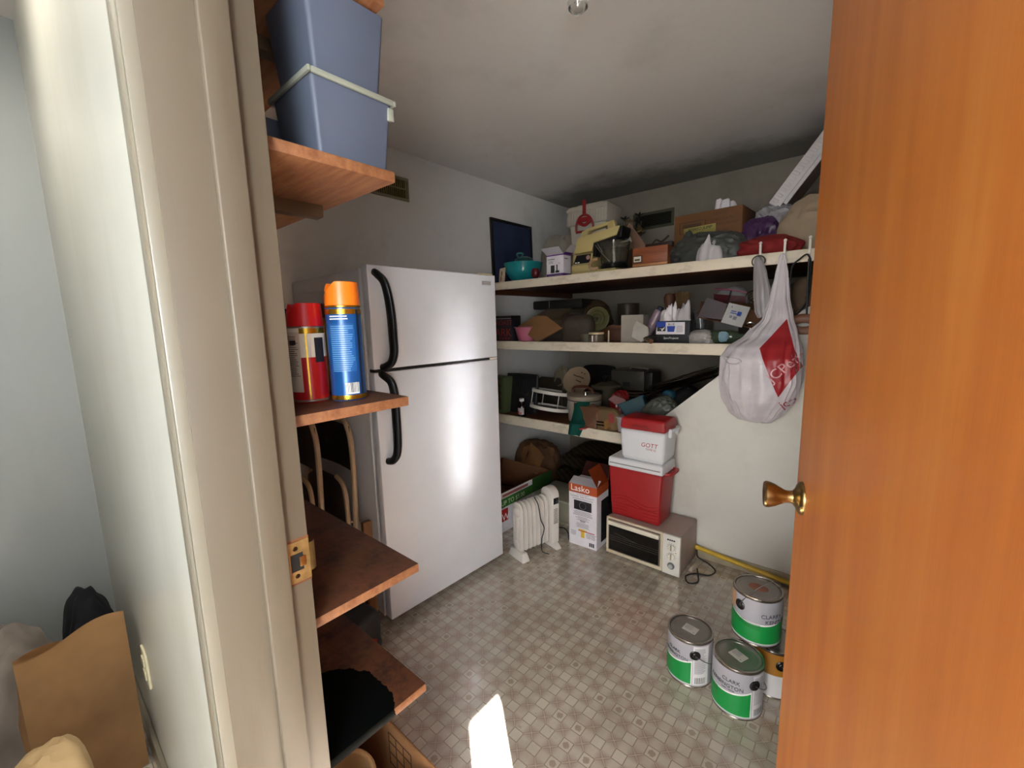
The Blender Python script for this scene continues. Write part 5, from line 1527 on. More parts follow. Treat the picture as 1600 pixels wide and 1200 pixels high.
text('jcp.com', 0.052, M('bag_red', '#9c1a22', 0.35), jb, (0, 0, 0), warp=bag_warp(0.060, -0.690, 0.52))
def pocket(b):
    n = 26
    pts = []
    for i in range(n):
        a = 2 * PI * i / n
        x, z = -0.155 + 0.042 * math.cos(a) + 0.006 * math.sin(2 * a), -0.478 + 0.015 * math.sin(a) - 0.10 * 0.042 * math.cos(a)
        q = on_bag(x, z, 0.003)
        pts.append(q if q else Vector((x, -0.19, z)))
    tube(b, pts, 0.0042, 6, True)
make('torn_edge', pocket, film, jb)
gh = thing('plastic_bag', 'limp narrow grey plastic bag hanging from the left hook', 'plastic bag', (-0.463, 2.395, 1.655))
GL = [(-0.27, 0.040, -0.005, 0.025, 0.008), (-0.24, 0.036, -0.005, 0.034, 0.014), (-0.15, 0.026, -0.006, 0.033, 0.016), (-0.06, 0.014, -0.006, 0.026, 0.012), (0.0, 0.004, -0.004, 0.018, 0.008), (0.02, 0.0, 0.0, 0.010, 0.006)]
make('bag_film', hanging(GL, 40, 30, 0.22, 5.1), M('grey_film', '#8b8688', 0.35, var=0.08), gh)
make('draw_string', lambda b: tube(b, [(0.028 * math.cos(a) + 0.002, 0.002, 0.0 + 0.026 * math.sin(a)) for a in [2 * PI * i / 24 for i in range(24)]], 0.0028, 6, True), rubber_black, gh)
bs = thing('black_strap', 'black strap looped over the right hand white hook', 'strap', (-0.262, 2.41, 1.66))
make('strap_loop', lambda b: tube(b, smooth_path([(0.010, -0.012, -0.02), (-0.004, -0.012, 0.004), (-0.03, -0.010, -0.012), (-0.060, -0.006, -0.045), (-0.062, -0.004, -0.12), (-0.052, 0.0, -0.24), (-0.03, 0.0, -0.265), (0.008, 0.0, -0.20), (0.014, -0.004, -0.08), (0.010, -0.012, -0.02)], 6), 0.0042, 8, flat=1.5), rubber_black, bs)
make('strap_buckle', lambda b: bx(b, -0.066, -0.044, -0.010, 0.004, -0.262, -0.235, 0.003), plastic_black, bs)

# ================================================================ middle back shelf
bkm = thing('roast_box', 'black food box with red lettering at the left end of the middle shelf', 'box', (-2.235, 2.53, ZM), (0, 0, 2))
make('carton_wall', lambda b: bx(b, -0.115, 0.115, -0.06, 0.06, 0, 0.196, 0.003), ink, bkm)
make('silver_line', lambda b: bx(b, -0.114, 0.114, -0.0608, -0.060, 0.172, 0.177), grey_ink, bkm)
text('TE ROAST', 0.052, M('dull_red_print', '#7a1f18', 0.5), bkm, (-0.112, -0.0608, 0.126))
text('DARK', 0.085, M('dull_red_print', '#7a1f18', 0.5), bkm, (-0.112, -0.0608, 0.040))
make('red_bars', lambda b: [bx(b, -0.005 + i * 0.028, 0.013 + i * 0.028, -0.0608, -0.060, 0.012, 0.032) for i in range(4)], M('deep_red_print', '#5c1714', 0.5), bkm)
pbm = thing('pink_bowl', 'small pink plastic bowl beside the black food box', 'bowl', (-2.03, 2.555, ZM))
make('bowl_shell', lambda b: lathe(b, [(0, 0), (0.062, 0), (0.068, 0.004), (0.092, 0.10), (0.100, 0.106), (0.100, 0.110), (0.090, 0.108), (0.064, 0.010), (0, 0.008)], 36), M('pink_plastic', '#a35568', 0.4), pbm)
spl = thing('black_reel', 'round black cable reel with a pale flange behind the pink bowl', 'reel', (-2.15, 2.72, ZM + 0.10), (0, 80, -20))
make('reel_drum', lambda b: lathe(b, [(0, -0.02), (0.026, -0.02), (0.026, 0.02), (0, 0.02)], 24), plastic_black, spl)
make('reel_flange', lambda b: lathe(b, [(0, -0.024), (0.034, -0.024), (0.034, -0.020), (0, -0.020)], 24), M('flange_grey', '#8b8a86', 0.4), spl)
tag(make('tin_box', lambda b: bx(b, -0.09, 0.09, -0.06, 0.06, 0, 0.064, 0.004), M('tin_dark', '#3a332a', 0.5), loc=(-2.14, 2.735, ZM)), 'low dark tin standing behind the pink bowl', 'tin')
tag(make('brown_envelope', lambda b: prism(b, [(-0.20, 0.075), (-0.05, 0.155), (0.06, 0.150), (0.205, 0.06), (0.02, -0.035), (-0.02, -0.03)], -0.008, 0.008, Matrix.Rotation(PI / 2, 4, 'X'), 0.002), M('envelope_brown', '#76512f', 0.75, var=0.12), loc=(-1.885, 2.50, ZM + 0.037), rot=(-14, 0, 0)), 'brown paper envelope slanting across the pink bowl', 'envelope')
tag(make('flat_carton', lambda b: bx(b, -0.16, 0.16, -0.12, 0.10, 0, 0.085, 0.01), M('slab_dark', '#352c24', 0.7), loc=(-1.92, 2.80, ZM)), 'flat dark carton under the stack of paper folders', 'carton')
pal = ['#a08f75', '#b09d80', '#b5a388', '#988669', '#a8957a']
for i in range(5):
    tag(make('paper_folder', lambda b: quadsheet(b, (-0.235 + 0.022 * i, -0.12, 0.0), (0.22 - 0.03 * i, -0.12, 0.0), (0.22 - 0.03 * i, 0.10, 0.0), (-0.235 + 0.022 * i, 0.10, 0.0), 0.012, 4, 0.006, i), M('folder_%s' % 'abcde'[i], pal[i], 0.75), loc=(-1.96 + 0.01 * (i % 3), 2.80 + 0.006 * i, ZM + 0.130 + 0.021 * i), rot=(20, 0, (-3, 2, -1, 4, 0)[i])), ('lowest', 'second lowest', 'middle', 'second highest', 'topmost')[i] + ' tan paper folder of the stack behind the brown envelope', 'folder', 'paper folders stacked on the middle shelf')
lap = thing('flat_case', 'dark flat case with a silver band lying on the paper folders', 'case', (-2.00, 3.04, ZM + 0.245))
make('case_body', lambda b: bx(b, -0.23, 0.25, -0.15, 0.15, 0, 0.070, 0.012), M('binder_dark', '#1d1a15', 0.45), lap)
make('silver_band', lambda b: bx(b, -0.062, -0.055, -0.152, -0.148, 0.005, 0.066), chrome, lap)
tag(make('canvas_pouch', lambda b: blob(b, (0.25, 0.18, 0.19), 71, 0.10, 2.0, 4, 0.4, 3.6), M('pouch_olive', '#42362a', 0.7), loc=(-1.635, 2.67, ZM), rot=(0, 0, 8)), 'dark olive folded pouch right of the brown envelope', 'pouch')
fn = thing('glass_lid', 'green tinted round glass lid with concentric rings standing on edge', 'platter', (-1.50, 2.68, ZM + 0.152), (78, 0, 10))  # a round glass lid set on edge
make('lid_disc', lambda b: lathe(b, [(0, 0.018), (0.03, 0.017), (0.036, 0.010), (0.055, 0.012), (0.060, 0.006), (0.080, 0.006), (0.084, 0), (0, 0)], 36), M('olive_glass', '#6a6746', 0.15, trans=0.35), fn)
make('centre_boss', lambda b: lathe(b, [(0, 0.032), (0.012, 0.030), (0.016, 0.018)], 20), M('olive_dark', '#34321f', 0.3), fn)
make('outer_ring', lambda b: tube(b, [(0.084 * math.cos(a), 0.084 * math.sin(a), 0.003) for a in [2 * PI * i / 32 for i in range(32)]], 0.005, 6, True), M('olive_rim', '#5f5a3c', 0.3), fn)
tag(make('clear_wrapper', lambda b: blob(b, (0.20, 0.14, 0.20), 77, 0.3, 2.4, 4, 0.4, 2.6), M('tan_film', '#6e5b41', 0.25, trans=0.5), loc=(-1.57, 2.87, ZM + 0.087), rot=(0, -20, 0)), 'shiny tan clear wrapper behind the green ringed lid', 'wrapper')
tag(make('flat_carton', lambda b: bx(b, -0.16, 0.16, -0.06, 0.06, 0, 0.085, 0.003), card_dark, loc=(-1.55, 2.86, ZM)), 'flat dark carton lying under the clear wrapper', 'carton')
jr = thing('glass_jar', 'squat jar with a cream lid at the front of the middle shelf', 'jar', (-1.40, 2.495, ZM))
make('jar_glass', lambda b: lathe(b, [(0, 0), (0.048, 0), (0.052, 0.006), (0.052, 0.048), (0.048, 0.053), (0, 0.053)], 32), M('jar_brown', '#5d5142', 0.2), jr)
make('jar_lid', lambda b: lathe(b, [(0, 0.067), (0.046, 0.067), (0.050, 0.063), (0.050, 0.0535), (0, 0.0535)], 32), M('lid_cream', '#b9a37c', 0.45), jr)
make('bright_stripe', lambda b: wrap(b, 0.0524, -95, -86, 0.006, 0.046, 2, 1), white_card, jr)
tag(make('grey_dish', lambda b: lathe(b, [(0, 0), (0.042, 0), (0.052, 0.055), (0.047, 0.055), (0.04, 0.006), (0, 0.006)], 28), M('dish_grey', '#57503f', 0.5), loc=(-1.51, 2.56, ZM)), 'small grey tapered dish beside the jar with the cream lid', 'dish')
tag(make('loose_papers', lambda b: quadsheet(b, (-0.34, -0.05, 0), (0.34, -0.05, 0), (0.33, 0.04, 0), (-0.34, 0.04, 0), 0.003, 8, 0.002, 2), white_card, loc=(-1.66, 2.483, ZM + 0.002)), 'flat pale papers lying along the front edge of the middle shelf', 'paper')
tag(make('candle_stub', lambda b: [lathe(b, [(0, 0), (0.006, 0), (0.005, 0.075), (0, 0.078)], 12)], M('candle_cream', '#c7b79a', 0.5), loc=(-1.325, 2.52, ZM)), 'thin cream candle standing right of the jar', 'candle')
cn = thing('food_tin', 'dull metal tin can standing at the rear of the middle shelf', 'tin can', (-1.395, 2.95, ZM))
make('tin_body', lambda b: lathe(b, [(0, 0), (0.078, 0), (0.080, 0.004), (0.078, 0.008), (0.078, 0.252), (0.080, 0.256), (0.078, 0.26), (0.074, 0.256), (0, 0.256)], 32), M('tin_dull', '#433a30', 0.45, 0.4), cn)
make('tin_rib', lambda b: [lathe(b, [(0.078, z), (0.0795, z + 0.004), (0.078, z + 0.008)], 32) for z in (0.08, 0.12, 0.16)], M('tin_dull', '#433a30', 0.45, 0.4), cn)
bkx = thing('brown_box', 'reddish brown box set back beside the tin can', 'box', (-1.335, 2.70, ZM))
make('box_body', lambda b: bx(b, -0.055, 0.055, -0.06, 0.06, 0, 0.085, 0.003), M('brown_red', '#50301f', 0.6), bkx)
make('box_lid', lambda b: bx(b, -0.057, 0.057, -0.062, 0.062, 0.0855, 0.108, 0.003), M('brown_red2', '#5c3824', 0.6), bkx)
wbx = thing('white_carton', 'open pale carton standing upright left of the white scoop', 'carton', (-1.185, 2.585, ZM), (0, 0, 6))
make('carton_wall', lambda b: open_carton(b, -0.066, 0.075, -0.04, 0.045, 0.172, 0.003), M('pale_card', '#9d9488', 0.6), wbx)
make('inner_sheet', lambda b: quadsheet(b, (0.02, 0.03, 0.10), (0.08, 0.03, 0.10), (0.085, 0.04, 0.165), (0.03, 0.04, 0.178), 0.002), M('pale_card', '#9d9488', 0.6), wbx)
tag(make('white_packet', lambda b: prism(b, [(-0.045, 0.02), (0.025, -0.008), (0.068, 0.040), (0.058, 0.085), (-0.022, 0.132), (-0.04, 0.09)], -0.012, 0.012, Matrix.Rotation(PI / 2, 4, 'X'), 0.008), M('packet_white', '#b3aca2', 0.5), loc=(-1.115, 2.505, ZM + 0.009), rot=(-12, 0, 0)), 'flat white packet leaning on the open pale carton', 'packet')
br = thing('basting_brush', 'brush with a brown wooden handle lying over the shelf edge', 'brush', (-1.00, 2.44, ZM + 0.016), (0, 0, 8))
make('brush_handle', lambda b: tube(b, smooth_path([(-0.06, 0.050, 0.012), (-0.045, 0.025, 0.010), (-0.02, -0.01, 0.004), (0.005, -0.045, -0.001)], 5), [0.007 + 0.007 * i / 15 for i in range(16)], 10), wood('brush_wood', '#4d2f18', '#6d4524', 0), br)
make('brush_hair', lambda b: tube(b, [(-0.055, 0.045, 0.012), (0.01, 0.075, 0.016), (0.055, 0.09, 0.018)], [0.010, 0.018, 0.020], 8), M('brush_dark', '#1d1b17', 0.8), br)
lil = thing('lilac_bottle', 'lilac plastic bottle with a dark cap leaning among the cartons', 'bottle', (-1.105, 2.62, ZM + 0.05), (0, 27, 0))
make('bottle_body', lambda b: lathe(b, [(0, 0), (0.026, 0), (0.030, 0.005), (0.030, 0.150), (0.024, 0.165), (0, 0.165)], 24), M('lilac_plastic', '#8a7480', 0.25, var=0.2, scale=40), lil)
make('bottle_cap', lambda b: lathe(b, [(0, 0.1655), (0.019, 0.1655), (0.019, 0.184), (0.015, 0.187), (0, 0.187)], 20), M('cap_navy', '#181c33', 0.4), lil)
bb = thing('wooden_brush', 'brown bulbous wooden brush standing behind the tissue box', 'brush', (-1.03, 2.78, ZM))
make('brush_head', lambda b: lathe(b, [(0, 0.0), (0.03, 0.0), (0.032, 0.15), (0.022, 0.19), (0.030, 0.24), (0.036, 0.275), (0.026, 0.30), (0, 0.305)], 20), M('brush_brown', '#5a3520', 0.6), bb)
make('brush_collar', lambda b: lathe(b, [(0.023, 0.185), (0.026, 0.19), (0.023, 0.196)], 20), brass, bb)
bsk = thing('whisk_broom', 'brown fluted whisk broom fanned out behind the tissue box', 'whisk broom', (-0.985, 2.86, ZM))
make('broom_handle', lambda b: tube(b, [(0, 0, 0.002), (0, 0, 0.20)], 0.013, 10), M('broom_stick', '#4d3620', 0.7), bsk)
for i in range(9):
    a = -0.5 + i * 0.12
    make('broom_tuft', lambda b: tube(b, [(0.02 * a, 0, 0.19), (0.13 * math.sin(a) * 0.6, 0, 0.19 + 0.06), (0.125 * math.sin(a), 0, 0.19 + 0.125 * math.cos(a))], [0.006, 0.009, 0.008], 7), M('broom_straw', '#6a4f30', 0.8, var=0.2), bsk)
tb = thing('tissue_box', 'black, white and blue tissue box on the middle shelf', 'tissue box', (-0.905, 2.545, ZM))
make('carton_wall', lambda b: bx(b, -0.098, 0.098, -0.045, 0.045, 0, 0.130, 0.003), ink, tb)
make('white_panel', lambda b: bx(b, -0.096, 0.070, -0.0456, -0.045, 0.052, 0.122), white_card, tb)
make('blue_patch', lambda b: [bx(b, -0.096, -0.040, -0.0462, -0.0455, 0.095, 0.127), prism(b, [(-0.028, 0.066), (0.010, 0.066), (0.016, 0.100), (-0.032, 0.100)], 0.0455, 0.0462, Matrix.Rotation(PI / 2, 4, 'X'))], blue_ink, tb)
make('black_patch', lambda b: bx(b, -0.090, -0.040, -0.0462, -0.0455, 0.070, 0.095), ink, tb)
make('bird_mark', lambda b: [prism(b, [(-0.078, 0.086), (-0.050, 0.080), (-0.044, 0.096), (-0.056, 0.086)], 0.0462, 0.0466, Matrix.Rotation(PI / 2, 4, 'X')), lathe(b, [(0, 0.0003), (0.005, 0)], 10, Matrix.Translation((-0.060, -0.0464, 0.077)) @ Matrix.Rotation(PI / 2, 4, 'X'))], white_ink, tb)
text('BLUE', 0.017, ink, tb, (-0.026, -0.0460, 0.104))
text('SpecProjects', 0.017, white_ink, tb, (-0.052, -0.0460, 0.025), shear=0.2)
make('small_print', lambda b: tiny(b, 0.018, 0.065, -0.0455, 0.100, 0.06, 5, 3), grey_ink, tb)
make('tissue_tuft', lambda b: tissue(b, 0.085, 0.095, 1.0, 4), white_card, tb, loc=(-0.035, 0.0, 0.1295))
make('tissue_tuft', lambda b: tissue(b, 0.095, 0.10, 4.2, 5), M('white_tissue', '#b5b1b3', 0.7), tb, loc=(0.045, 0.01, 0.1295))
gv = thing('glass_tumbler', 'ribbed clear glass tumbler right of the tissue box', 'tumbler', (-0.785, 2.66, ZM), (0, -6, 0))
make('glass_wall', lambda b: lathe(b, [(0, 0.003), (0.030, 0), (0.038, 0.18), (0.035, 0.18), (0.027, 0.012), (0, 0.012)], 28), M('grey_glass', '#8f9290', 0.1, trans=0.75), gv)
make('glass_rim', lambda b: tube(b, [(0.0365 * math.cos(a), 0.0365 * math.sin(a), 0.18) for a in [2 * PI * i / 28 for i in range(28)]], 0.002, 6, True), M('grey_glass', '#8f9290', 0.1, trans=0.75), gv)
tag(make('plastic_bag', lambda b: blob(b, (0.125, 0.09, 0.075), 85, 0.25, 2.4, 4, 0.4, 3.0), M('packet_film', '#b0a9a4', 0.3, trans=0.3), loc=(-0.747, 2.515, ZM)), 'clear bag of white packets at the shelf front by the tissue box', 'plastic bag')
gbt = thing('glass_bottle', 'green glass bottle lying on its side under the printed flap', 'bottle', (-0.70, 2.53, ZM + 0.038), (0, 90, 0))
make('bottle_glass', lambda b: lathe(b, [(0, 0), (0.034, 0), (0.037, 0.006), (0.037, 0.105), (0.030, 0.130), (0.016, 0.150), (0.015, 0.172), (0, 0.172)], 32), M('green_glass', '#59664e', 0.1, trans=0.5), gbt)
make('blue_wrapper', lambda b: blob(b, (0.055, 0.03, 0.05), 87, 0.4, 2.0, 3, 0.3), M('blue_film', '#7d9aa8', 0.3), gbt, loc=(0.0, -0.035, 0.05))
mbx = thing('fittings_carton', 'long open carton holding metal fittings, tilted on the middle shelf', 'carton', (-0.66, 2.66, ZM + 0.055), (0, 13, 0))
make('carton_wall', lambda b: [bx(b, -0.16, 0.24, -0.05, 0.07, 0.055, 0.060), bx(b, -0.16, 0.24, 0.066, 0.07, 0.06, 0.150), bx(b, -0.16, -0.156, -0.05, 0.066, 0.06, 0.15)], card_dark, mbx)
make('carton_lid', lambda b: quadsheet(b, (-0.02, 0.07, 0.150), (0.24, 0.07, 0.150), (0.25, -0.055, 0.180), (-0.01, -0.055, 0.180), 0.006), card, mbx)
make('pale_flap', lambda b: quadsheet(b, (-0.16, -0.05, 0.06), (-0.01, -0.105, 0.075), (-0.02, -0.05, 0.16), (-0.15, 0.0, 0.175), 0.003), M('flap_grey', '#968d90', 0.55), mbx)
wf = make('printed_flap', lambda b: quadsheet(b, (-0.012, -0.108, 0.06), (0.100, -0.120, 0.055), (0.105, -0.085, 0.165), (-0.008, -0.072, 0.170), 0.002), white_ink, mbx, label='white flap with blue print')
def flap_pt(u, v, o=0.0022):
    a, b_, c, d = Vector((-0.012, -0.108, 0.06)), Vector((0.100, -0.120, 0.055)), Vector((0.105, -0.085, 0.165)), Vector((-0.008, -0.072, 0.170))
    p = (a * (1 - u) + b_ * u) * (1 - v) + (d * (1 - u) + c * u) * v
    return p - (b_ - a).cross(d - a).normalized() * o * -1
def flap_quad(b, u0, u1, v0, v1):
    for o in (0.0025, -0.0025):
        b.faces.new([b.verts.new(flap_pt(u, v, o)) for u, v in ((u0, v0), (u1, v0), (u1, v1), (u0, v1))])
make('blue_print', lambda b: [flap_quad(b, 0.56, 0.74, 0.48, 0.68), flap_quad(b, 0.25, 0.50, 0.62, 0.66), flap_quad(b, 0.25, 0.55, 0.53, 0.57), flap_quad(b, 0.2, 0.24, 0.8, 0.86)], blue_ink, wf)
make('grey_seal', lambda b: [flap_quad(b, 0.28, 0.40, 0.30, 0.42), flap_quad(b, 0.46, 0.62, 0.26, 0.42)], grey_ink, wf)
for i, (x, lab) in enumerate(((0.125, 'steel ring fitting nearer the printed flap in the long open carton'), (0.185, 'steel ring fitting farther from the printed flap in the long open carton'))):
    f = thing('ring_fitting', lab, 'fitting', (-0.655 + x, 2.640, ZM + 0.0925 - 0.25 * (x - 0.0)), (20, 0, 10), 'ring fittings in the long open carton')
    make('ring_band', lambda b: tube(b, [(0.017 * math.cos(a), 0, 0.017 * math.sin(a) + 0.0365) for a in [2 * PI * q / 22 for q in range(22)]], 0.0055, 8, True), chrome, f)
    make('ring_stem', lambda b: tube(b, [(0, 0, 0.0), (0, 0, 0.018)], 0.006, 8), brass, f)
sbg = thing('striped_bag', 'red and white striped plastic bag behind the long open carton', 'plastic bag', (-0.685, 2.88, ZM))
make('bag_body', lambda b: blob(b, (0.19, 0.12, 0.32), 91, 0.10, 2.2, 4, 0.3, 3.4), M('bag_grey_white', '#7f7c7c', 0.35), sbg)
make('red_stripe', lambda b: quadsheet(b, (-0.088, -0.066, 0.235), (0.088, -0.066, 0.205), (0.088, -0.066, 0.262), (-0.088, -0.066, 0.285), 0.002, 6, 0.006, 4), M('stripe_red', '#6e171c', 0.4), sbg)
make('white_tie', lambda b: quadsheet(b, (-0.022, -0.069, 0.19), (-0.012, -0.069, 0.19), (0.014, -0.069, 0.30), (0.006, -0.069, 0.30), 0.002), white_ink, sbg)
make('pink_edge', lambda b: tube(b, [(-0.085, -0.05, 0.318), (0.0, -0.055, 0.305), (0.088, -0.05, 0.283)], 0.004, 6), M('pink_trim', '#9c3f63', 0.4), sbg)
wkb = thing('wire_basket', 'brown wire basket leaning behind the limp grey bag', 'basket', (-0.545, 2.86, ZM + 0.225), (75, 0, 20))
make('basket_rim', lambda b: tube(b, [(0.075 * math.cos(a), 0.075 * math.sin(a), 0) for a in [2 * PI * i / 30 for i in range(30)]], 0.005, 6, True), M('wire_dark', '#2a221b', 0.5), wkb)
make('basket_weave', lambda b: [tube(b, [(r_ * math.cos(a), r_ * math.sin(a), -0.035 * (1 - (r_ / 0.075) ** 2)) for a in [2 * PI * i / 22 for i in range(22)]], 0.003, 5, True) for r_ in (0.02, 0.035, 0.05, 0.063)] + [tube(b, [(0, 0, -0.035), (0.04 * math.cos(a), 0.04 * math.sin(a), -0.025), (0.075 * math.cos(a), 0.075 * math.sin(a), 0)], 0.003, 5) for a in [PI * i / 5 for i in range(10)]], M('wicker_brown', '#5a442a', 0.7), wkb)
tag(make('stuffed_sack', lambda b: cloth_heap(b, (0.36, 0.26, 0.20), 9.0), M('dark_sack', '#3a3128', 0.85), loc=(-0.66, 2.93, ZM)) if False else make('stuffed_sack', lambda b: blob(b, (0.16, 0.16, 0.155), 95, 0.15, 2.0, 4, 0.4, 3.0), M('dark_sack', '#3a3128', 0.85), loc=(-0.555, 2.87, ZM)), 'dark sack under the wire basket on the middle shelf', 'sack')
tag(make('twisted_towel', lambda b: blob(b, (0.19, 0.13, 0.155), 97, 0.2, 2.2, 4, 0.4, 2.4), M('towel_brown', '#5f4c39', 0.9), loc=(-0.255, 2.66, 1.432), rot=(0, -30, 0)), 'brown towel lying on the stair slope behind the open door', 'towel')
hb = thing('leather_bag', 'brown leather bag with an oval handle hole hanging at the door edge', 'bag', (-0.262, 2.41, 1.395))
def leather(b):
    tube(b, [(0.055 * math.cos(a), 0, 0.030 * math.sin(a) - 0.05) for a in [2 * PI * i / 28 for i in range(28)]], 0.022, 8, True, flat=0.35)
make('handle_patch', leather, M('leather_brown', '#6b3f26', 0.5), hb)
make('bag_panel', lambda b: hexa(b, (-0.055, 0.10, -0.004, 0.012), (-0.072, 0.09, -0.006, 0.014), -0.24, -0.09, 0.006), M('canvas_white', '#aaa49d', 0.8), hb)
make('bag_top', lambda b: prism(b, [(-0.07, -0.022), (0.08, -0.022), (0.08, 0.075), (0.05, 0.055)], -0.012, 0.0, Matrix.Rotation(PI / 2, 4, 'X'), 0.002), M('canvas_white', '#aaa49d', 0.8), hb)
make('hang_strap', lambda b: tube(b, [(0.01, -0.006, 0.0), (0.006, -0.008, 0.12), (0.004, -0.010, 0.25)], 0.004, 6), rubber_black, hb)
# ================================================================ lowest back shelf
zz = thing('zigzag_box', 'box with an orange and green zigzag print at the shelf end by the refrigerator', 'box', (-2.30, 2.55, ZL))
make('box_body', lambda b: bx(b, -0.09, 0.075, -0.05, 0.05, 0, 0.29, 0.003), M('print_green', '#4c5636', 0.6), zz)
def zig(b):
    for k in range(2):
        pts = [(-0.045 + 0.06 * k + (0.018 if i % 2 else -0.018), -0.0508, 0.01 + i * 0.03) for i in range(10)]
        for p, q in zip(pts, pts[1:]):
            quadsheet(b, (p[0] - 0.011, p[1], p[2]), (p[0] + 0.011, p[1], p[2]), (q[0] + 0.011, q[1], q[2]), (q[0] - 0.011, q[1], q[2]), 0.001)
make('zigzag_print', zig, M('print_orange', '#8a5a38', 0.6), zz)
gp = thing('grill_pan', 'large black ribbed grill pan standing on edge', 'grill pan', (-2.125, 2.58, ZL), (-8, 0, 6))
def pan(b, w, h, t, k):
    poly = []
    for cx, cz, s in ((w - k, h - k, 0), (-w + k, h - k, 90), (-w + k, k, 180), (w - k, k, 270)):
        for q in range(5):
            a = math.radians(s + q * 22.5)
            poly.append((cx + k * math.cos(a), cz + k * math.sin(a)))
    prism(b, poly, -t, t, Matrix.Rotation(PI / 2, 4, 'X'), 0.003)
cast = M('cast_iron', '#0d0d0e', 0.4)
gpb = make('pan_plate', lambda b: pan(b, 0.145, 0.315, 0.010, 0.035), cast, gp)
make('pan_rim', lambda b: tube(b, smooth_path([(-0.135, -0.012, 0.02), (-0.14, -0.012, 0.28), (-0.11, -0.012, 0.308), (0.11, -0.012, 0.308), (0.14, -0.012, 0.28), (0.135, -0.012, 0.02)], 5), 0.007, 8), M('iron_rim', '#161618', 0.35), gp)
make('grill_rib', lambda b: [bx(b, -0.115 + i * 0.021, -0.109 + i * 0.021, -0.0145, -0.0095, 0.15, 0.265, 0.0015) for i in range(12)], cast, gpb)
tag(make('baking_tray', lambda b: pan(b, 0.125, 0.27, 0.006, 0.04), M('tray_grey', '#332c22', 0.45, 0.3), loc=(-2.02, 2.80, ZL), rot=(-10, 0, 0)), 'dull grey baking tray leaning behind the black grill pan', 'baking tray')
bt = thing('spice_bottle', 'small dark bottle with a white cap and printed label in front of the grill pan', 'bottle', (-2.045, 2.49, ZL))
make('bottle_glass', lambda b: lathe(b, [(0, 0), (0.028, 0), (0.031, 0.004), (0.031, 0.075), (0.024, 0.095), (0.0165, 0.110), (0.0165, 0.118), (0, 0.118)], 28), M('amber_dark', '#130a08', 0.12), bt)
make('bottle_cap', lambda b: lathe(b, [(0, 0.1185), (0.018, 0.1185), (0.0185, 0.121), (0.0185, 0.137), (0.016, 0.140), (0, 0.140)], 24), M('cap_white', '#c8c6c3', 0.4), bt)
make('paper_label', lambda b: wrap(b, 0.0314, -150, -20, 0.018, 0.070, 14, 1), M('label_pale', '#a9a0a0', 0.5), bt)
make('red_mark', lambda b: [wrap(b, 0.0318, -125, -95, 0.02, 0.045, 4, 1), wrap(b, 0.0318, -80, -60, 0.02, 0.036, 4, 1)], red_ink, bt)
lz = thing('turntable_rack', 'white two tier round turntable rack tipped to one side', 'turntable', (-1.865, 2.60, ZL + 0.032), [math.degrees(a) for a in (Matrix.Rotation(math.radians(-9), 3, Vector((0.585, -0.81, 0))) @ Matrix.Rotation(math.radians(-5), 3, Vector((0.81, 0.585, 0)))).to_euler()])
disc_wood = M('disc_brown', '#4f3827', 0.5)
rim_white = M('rack_white', '#c4bdb2', 0.4)
for z, nm in ((0.03, 'lower_shelf'), (0.150, 'upper_shelf')):
    d = make(nm, lambda b: lathe(b, [(0, z), (0.150, z), (0.150, z + 0.006), (0, z + 0.006)], 44), disc_wood if z > 0.1 else M('disc_grey', '#5b5142', 0.5), lz)
    make('shelf_lip', lambda b: lathe(b, [(0.150, z - 0.004), (0.1545, z - 0.004), (0.1545, z + 0.020), (0.150, z + 0.020), (0.150, z - 0.004)], 44), rim_white, d)
for a in (-155, -35, 60, 150):
    make('rack_post', lambda b: tube(b, [(0.149 * math.cos(math.radians(a)), 0.149 * math.sin(math.radians(a)), 0.034), (0.149 * math.cos(math.radians(a)), 0.149 * math.sin(math.radians(a)), 0.148)], 0.004, 8), rim_white, lz)
make('rack_foot', lambda b: lathe(b, [(0, 0.012), (0.085, 0.012), (0.09, 0.018), (0.09, 0.0255), (0, 0.0255)], 32), M('foot_dark', '#1b1713', 0.5), lz)
tag(make('dish_cloth', lambda b: blob(b, (0.19, 0.14, 0.335), 101, 0.22, 2.2, 5, 0.35, 2.3), M('cloth_cream', '#6f6550', 0.85), loc=(-1.935, 2.90, ZL)), 'rumpled cream cloth draped upright behind the round rack', 'cloth')
dp = thing('roasting_pan', 'black roasting pan standing on edge behind the slotted plate', 'pan', (-1.76, 3.17, ZL), (-6, 0, 0))
make('pan_plate', lambda b: pan(b, 0.16, 0.345, 0.012, 0.06), cast, dp)
make('pan_rim', lambda b: tube(b, smooth_path([(-0.15, -0.014, 0.04), (-0.155, -0.014, 0.29), (-0.10, -0.014, 0.338), (0.10, -0.014, 0.338), (0.155, -0.014, 0.29), (0.15, -0.014, 0.04)], 5), 0.007, 8), M('iron_rim', '#161618', 0.35), dp)
tag(make('carton', lambda b: bx(b, -0.11, 0.09, -0.06, 0.06, 0, 0.185, 0.004), M('block_dark', '#2c231a', 0.8), loc=(-1.75, 2.83, ZL)), 'dark carton under the slotted round plate', 'carton')
ppl = thing('slotted_plate', 'round cream slotted plate leaning behind the cream cooker', 'plate', (-1.715, 2.76, ZL + 0.269), (62, 0, 8))
make('plate_disc', lambda b: lathe(b, [(0, 0.0), (0.095, 0.0), (0.108, 0.008), (0.110, 0.012), (0.104, 0.012), (0.092, 0.005), (0, 0.005)], 40), M('plate_cream', '#84705a', 0.4), ppl)
